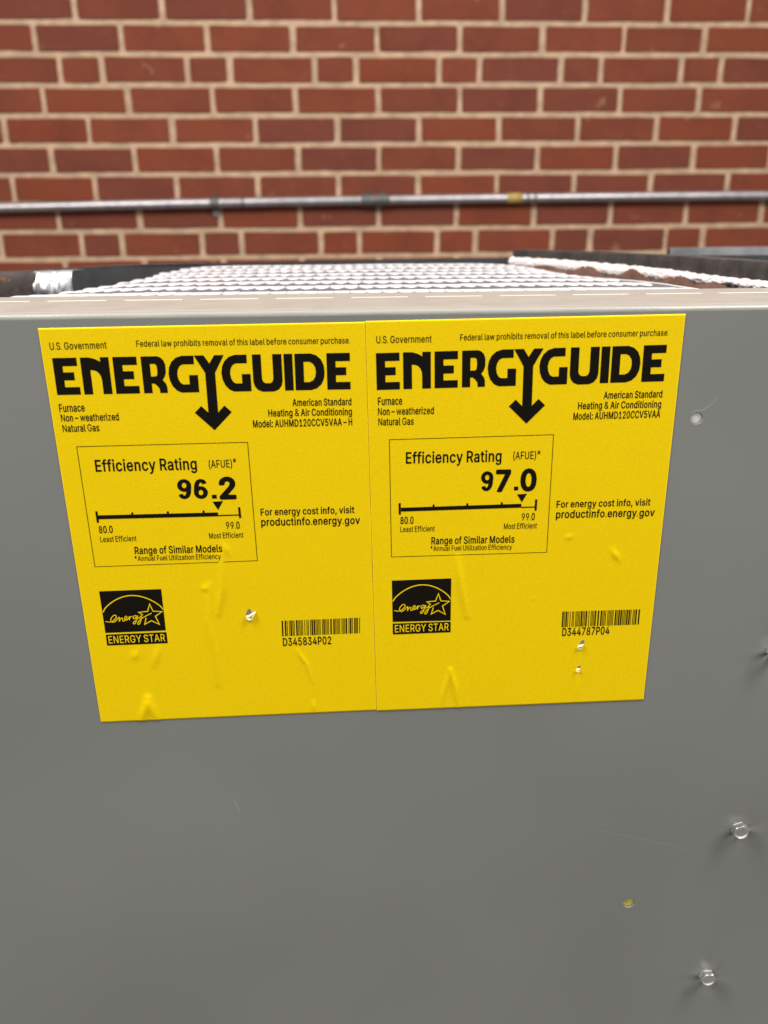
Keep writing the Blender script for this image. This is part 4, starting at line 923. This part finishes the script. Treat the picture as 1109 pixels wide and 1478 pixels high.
for r_ in range(8):
    y = 102 + PY * r_
    x = interp(LEFT, y) + 4 + (PX / 2 if r_ % 2 else 0)
    while x < interp(RIGHT, y) - 2:
        px = x + rv.uniform(-.35, .35); py = y + rv.uniform(-.8, .8) + 1.2 * noise.noise(Vector((x * .03, r_, 0)))
        z = ZS + sag(px, py) - .05
        if r_ < 6:
            o = bpy.data.objects.new('bubble', rv.choice((bme, bme2)))
            COL.objects.link(o); o.parent = sheet
            o.location = (px * .001, (py - 86) * .001, (z - 1.0) * .001)
            o.rotation_euler = (0, 0, rv.uniform(-.01, .01))
            o.scale = (1, 1, rv.uniform(.88, 1.08)); cnt += 1
        else:
            V, F = bubble_geo(); n = len(sv)
            sv += [(a + px * .001, b_ + (py - 86) * .001, c + (z - 1.0) * .001) for a, b_, c in V]; sf += [tuple(i + n for i in f) for f in F]
        x += PX
me = mesh('far_bubbles', sv, sf, True)
o = link('rear_bubble_field', me, sheet, M['bubble']); o['kind'] = 'stuff'

# ------------------------------------------------------------------ insulation board along the right
BP = [(219, 88, 17.0, 6.8, 1.2), (214.5, 95, 16.8, 6.6, 1.0), (216.5, 164, 15.3, 5.0, -.7), (211, 233, 14.6, 5.2, -2.5), (197, 302, 13.7, 5.2, -4.0), (175.3, 371, 12.9, 5.3, -3.8), (145.4, 440, 12.2, 5.0, -3.5)]
BPs = smooth_path(BP, 30)
board = thing('insulation_board', 'charcoal faced insulation board with frayed white fibre along the right side of the opening', 'insulation', W(216, 164, -3))
BO = (216, 164, -3)
def nrm(i):
    a = Vector(BPs[max(i - 1, 0)][:2]); c = Vector(BPs[min(i + 1, len(BPs) - 1)][:2]); d = (c - a).normalized()
    n = Vector((-d.y, d.x))      # to the left of travel = toward the opening
    if n.x > 0: n = -n
    return n
b = MB(BO); vs = []; fs = []
n = len(BPs)
for i, (x, y, zt, zm, zb) in enumerate(BPs):
    q = nrm(i); w = .35 * noise.noise(Vector((i * .13, 0, 0)))
    zt2 = zt + .25 * noise.noise(Vector((i * .2, 5, 0)))
    for ox, z in ((0 + w, zm - 2.5), (-.2 + w, (zm + zt2) / 2), (0 + w, zt2 - .5), (-.6, zt2), (-24, zt2 - .6), (-24.3, zb - 2)):
        vs.append((x + q.x * ox, y + q.y * ox, z))
for i in range(n - 1):
    for k in range(5):
        a = i * 6 + k; fs.append((a, a + 6, a + 7, a + 1))
fs.append((0, 1, 2, 3, 4, 5)); fs.append(tuple((n - 1) * 6 + k for k in range(6)))
b.add(vs, fs); b.build('board_facing', M['facing'], board, True)
# frayed fibre edge
b = MB(BO); vs = []; fs = []
rows = 12
for i in range(n):
    for s in range(3):
        pass
P2_ = smooth_path(BP, 80); n2 = len(P2_)
rf = random.Random(21)
for i, (x, y, zt, zm, zb) in enumerate(P2_):
    a = Vector(P2_[max(i - 1, 0)][:2]); c = Vector(P2_[min(i + 1, n2 - 1)][:2]); d = (c - a).normalized(); q = Vector((-d.y, d.x))
    if q.x > 0: q = -q
    topz = zm + .6 + .9 * noise.noise(Vector((i * .11, 2, 0))) + .35 * noise.noise(Vector((i * .4, 3, 0)))
    bite = max(0, noise.noise(Vector((i * .028, 11, 0)))) * 3.0
    botz = zb + .8 + bite + .5 * noise.noise(Vector((i * .3, 7, 0)))
    botz = min(botz, topz - 1.6)
    for k in range(rows + 1):
        t = k / rows
        z = topz + (botz - topz) * t
        bulge = 1.2 + 3.0 * math.sin(math.pi * t) ** .7 + 1.1 * noise.noise(Vector((x * .22, y * .22, z * .9))) + .5 * noise.noise(Vector((x, y, z * 2)))
        if k in (0, rows): bulge = .1
        vs.append((x + q.x * bulge, y + q.y * bulge, z))
for i in range(n2 - 1):
    for k in range(rows):
        a = i * (rows + 1) + k; fs.append((a, a + rows + 1, a + rows + 2, a + 1))
b.add(vs, fs); fl_ = b.build('fibre_edge', M['fibre'], board, True)
# loose strands
b = MB(BO)
for _ in range(1500):
    i = rf.randrange(n2); x, y, zt, zm, zb = P2_[i]
    z = rf.uniform(zb + 1, zm + .9); x0 = x - rf.uniform(1.5, 4.5); y0 = y
    L = rf.uniform(.8, 2.6); a = rf.uniform(0, 6.28); w = .05
    dz = rf.uniform(-.8, .8) * L * .6; dx = math.cos(a) * L; dy = math.sin(a) * L * 1.5
    b.add([(x0, y0, z - w), (x0, y0, z + w), (x0 + dx * .5, y0 + dy * .5, z + dz * .7 + w * .8), (x0 + dx, y0 + dy, z + dz)], [(0, 1, 2), (0, 2, 3)])
o = b.build('loose_strands', M['fibre'], board, fix=False); o['kind'] = 'stuff'
# brown paper torn along the bottom
b = MB(BO); vs = []; fs = []
for i, (x, y, zt, zm, zb) in enumerate(P2_):
    q = Vector((-1, .1))
    pk = sum(h_ * math.exp(-((y - c_) / w_) ** 2) for c_, w_, h_ in ((268, 17, 1.0), (330, 20, .85), (388, 24, .60), (205, 22, .85), (152, 18, .6)))
    top = zb + .2 + (zm - zb) * .86 * min(pk, 1) + .8 * noise.noise(Vector((i * .16, 9, 0))) + .7 * noise.noise(Vector((i * .5, 3, 0)))
    bot = zb - 3.5
    w0 = 4.6 + .8 * noise.noise(Vector((i * .05, 1, 0)))
    for k, t in enumerate((0, .35, .7, 1)):
        bb = w0 + 1.4 * noise.noise(Vector((i * .035, t * 2.0, 4))) + t * 1.2
        vs.append((x + q.x * bb, y, top + (bot - top) * t))
for i in range(n2 - 1):
    for k in range(3):
        a = i * 4 + k; fs.append((a, a + 4, a + 5, a + 1))
b.add(vs, fs); b.build('kraft_backing', M['kraft'], board, True)
# clear plastic edge of the sheet lapping up against the board
b = MB(SO); vs = []; fs = []
for i in range(121):
    y = 88 + 300 * i / 120
    xr = interp(RIGHT, y)
    xb = 209 - max(0, (y - 200)) * .22
    for k in range(5):
        t = k / 4
        x = xr + (xb - 5 - xr) * t
        z = ZS + sag(xr - 1, y) - .4 - 3.6 * t + .5 * noise.noise(Vector((x * .08, y * .08, 8)))
        vs.append((x, y, z))
for i in range(120):
    for k in range(4):
        a = i * 5 + k; fs.append((a, a + 1, a + 6, a + 5))
b.add(vs, fs); b.build('sheet_edge', M['film'], sheet, True, fix=False)
b = MB(SO)
pts = []
for i in range(60):
    y = 88 + 320 * i / 59
    x = interp(RIGHT, y) + 1.5 + 1.2 * noise.noise(Vector((y * .03, 2, 2)))
    pts.append((x, y, ZS + sag(x - 1.5, y) + .35 + .35 * noise.noise(Vector((y * .05, 7, 2)))))
b.tube(pts, .55, 8); b.build('sheet_bead', M['bubble'], sheet, True)

# ------------------------------------------------------------------ foil ended strip on the left
st = thing('insulation_strip', 'dark insulation strip with a crumpled silver foil end at the left of the opening', 'insulation', W(-240, 262, -6))
TO = (-240, 262, -6)
def crumple(name, x0, x1, zb0, zt0, mat, amp, seed, y0=250, nx_=70, par=st):
    b = MB(TO); vs = []; fs = []
    nz_ = 16
    for i in range(nx_ + 1):
        x = x0 + (x1 - x0) * i / nx_
        zt = zt0 + (x - x0) / (x1 - x0) * .6 + .5 * noise.noise(Vector((x * .15, seed, 0)))
        for k in range(nz_ + 1):
            t = k / nz_
            # front face rising, then rolling back over the top
            ang = t * math.pi * .78
            z = zb0 + (zt - zb0) * math.sin(min(ang, math.pi / 2)) - (1.2 * (ang - math.pi / 2) if ang > math.pi / 2 else 0)
            y = y0 + (8 if ang < math.pi / 2 else 8 + 14 * (ang - math.pi / 2)) * (1 - math.cos(ang)) 
            nn = amp * noise.noise(Vector((x * .16, seed, z * .05))) + amp * .5 * noise.noise(Vector((x * .45, seed + 3, z * .12)))
            vs.append((x, y + nn, z))
    for i in range(nx_):
        for k in range(nz_):
            a = i * (nz_ + 1) + k; fs.append((a, a + nz_ + 1, a + nz_ + 2, a + 1))
    b.add(vs, fs); return b.build(name, mat, par, True)
crumple('strip_body', -300, -221, -8.5, 6.8, M['facing'], 1.6, 1)
crumple('foil_end', -222.5, -196, -8.0, 7.6, M['foil'], 2.8, 5, 249)
M['rust'] = material('rusty_fleck', (.22, .08, .045, 1), rough=.8)
for x, z, r_ in ((-241, 3.4, 1.5), (-237, 2.6, .8), (-247, 4.2, 1.0)):
    b = MB(TO); b.add([(x + r_ * 1.3 * math.cos(a * .7), 247.2, z + r_ * math.sin(a * .7)) for a in range(9)], [tuple(range(9))]); b.build('rust_fleck', M['rust'], st, fix=False)
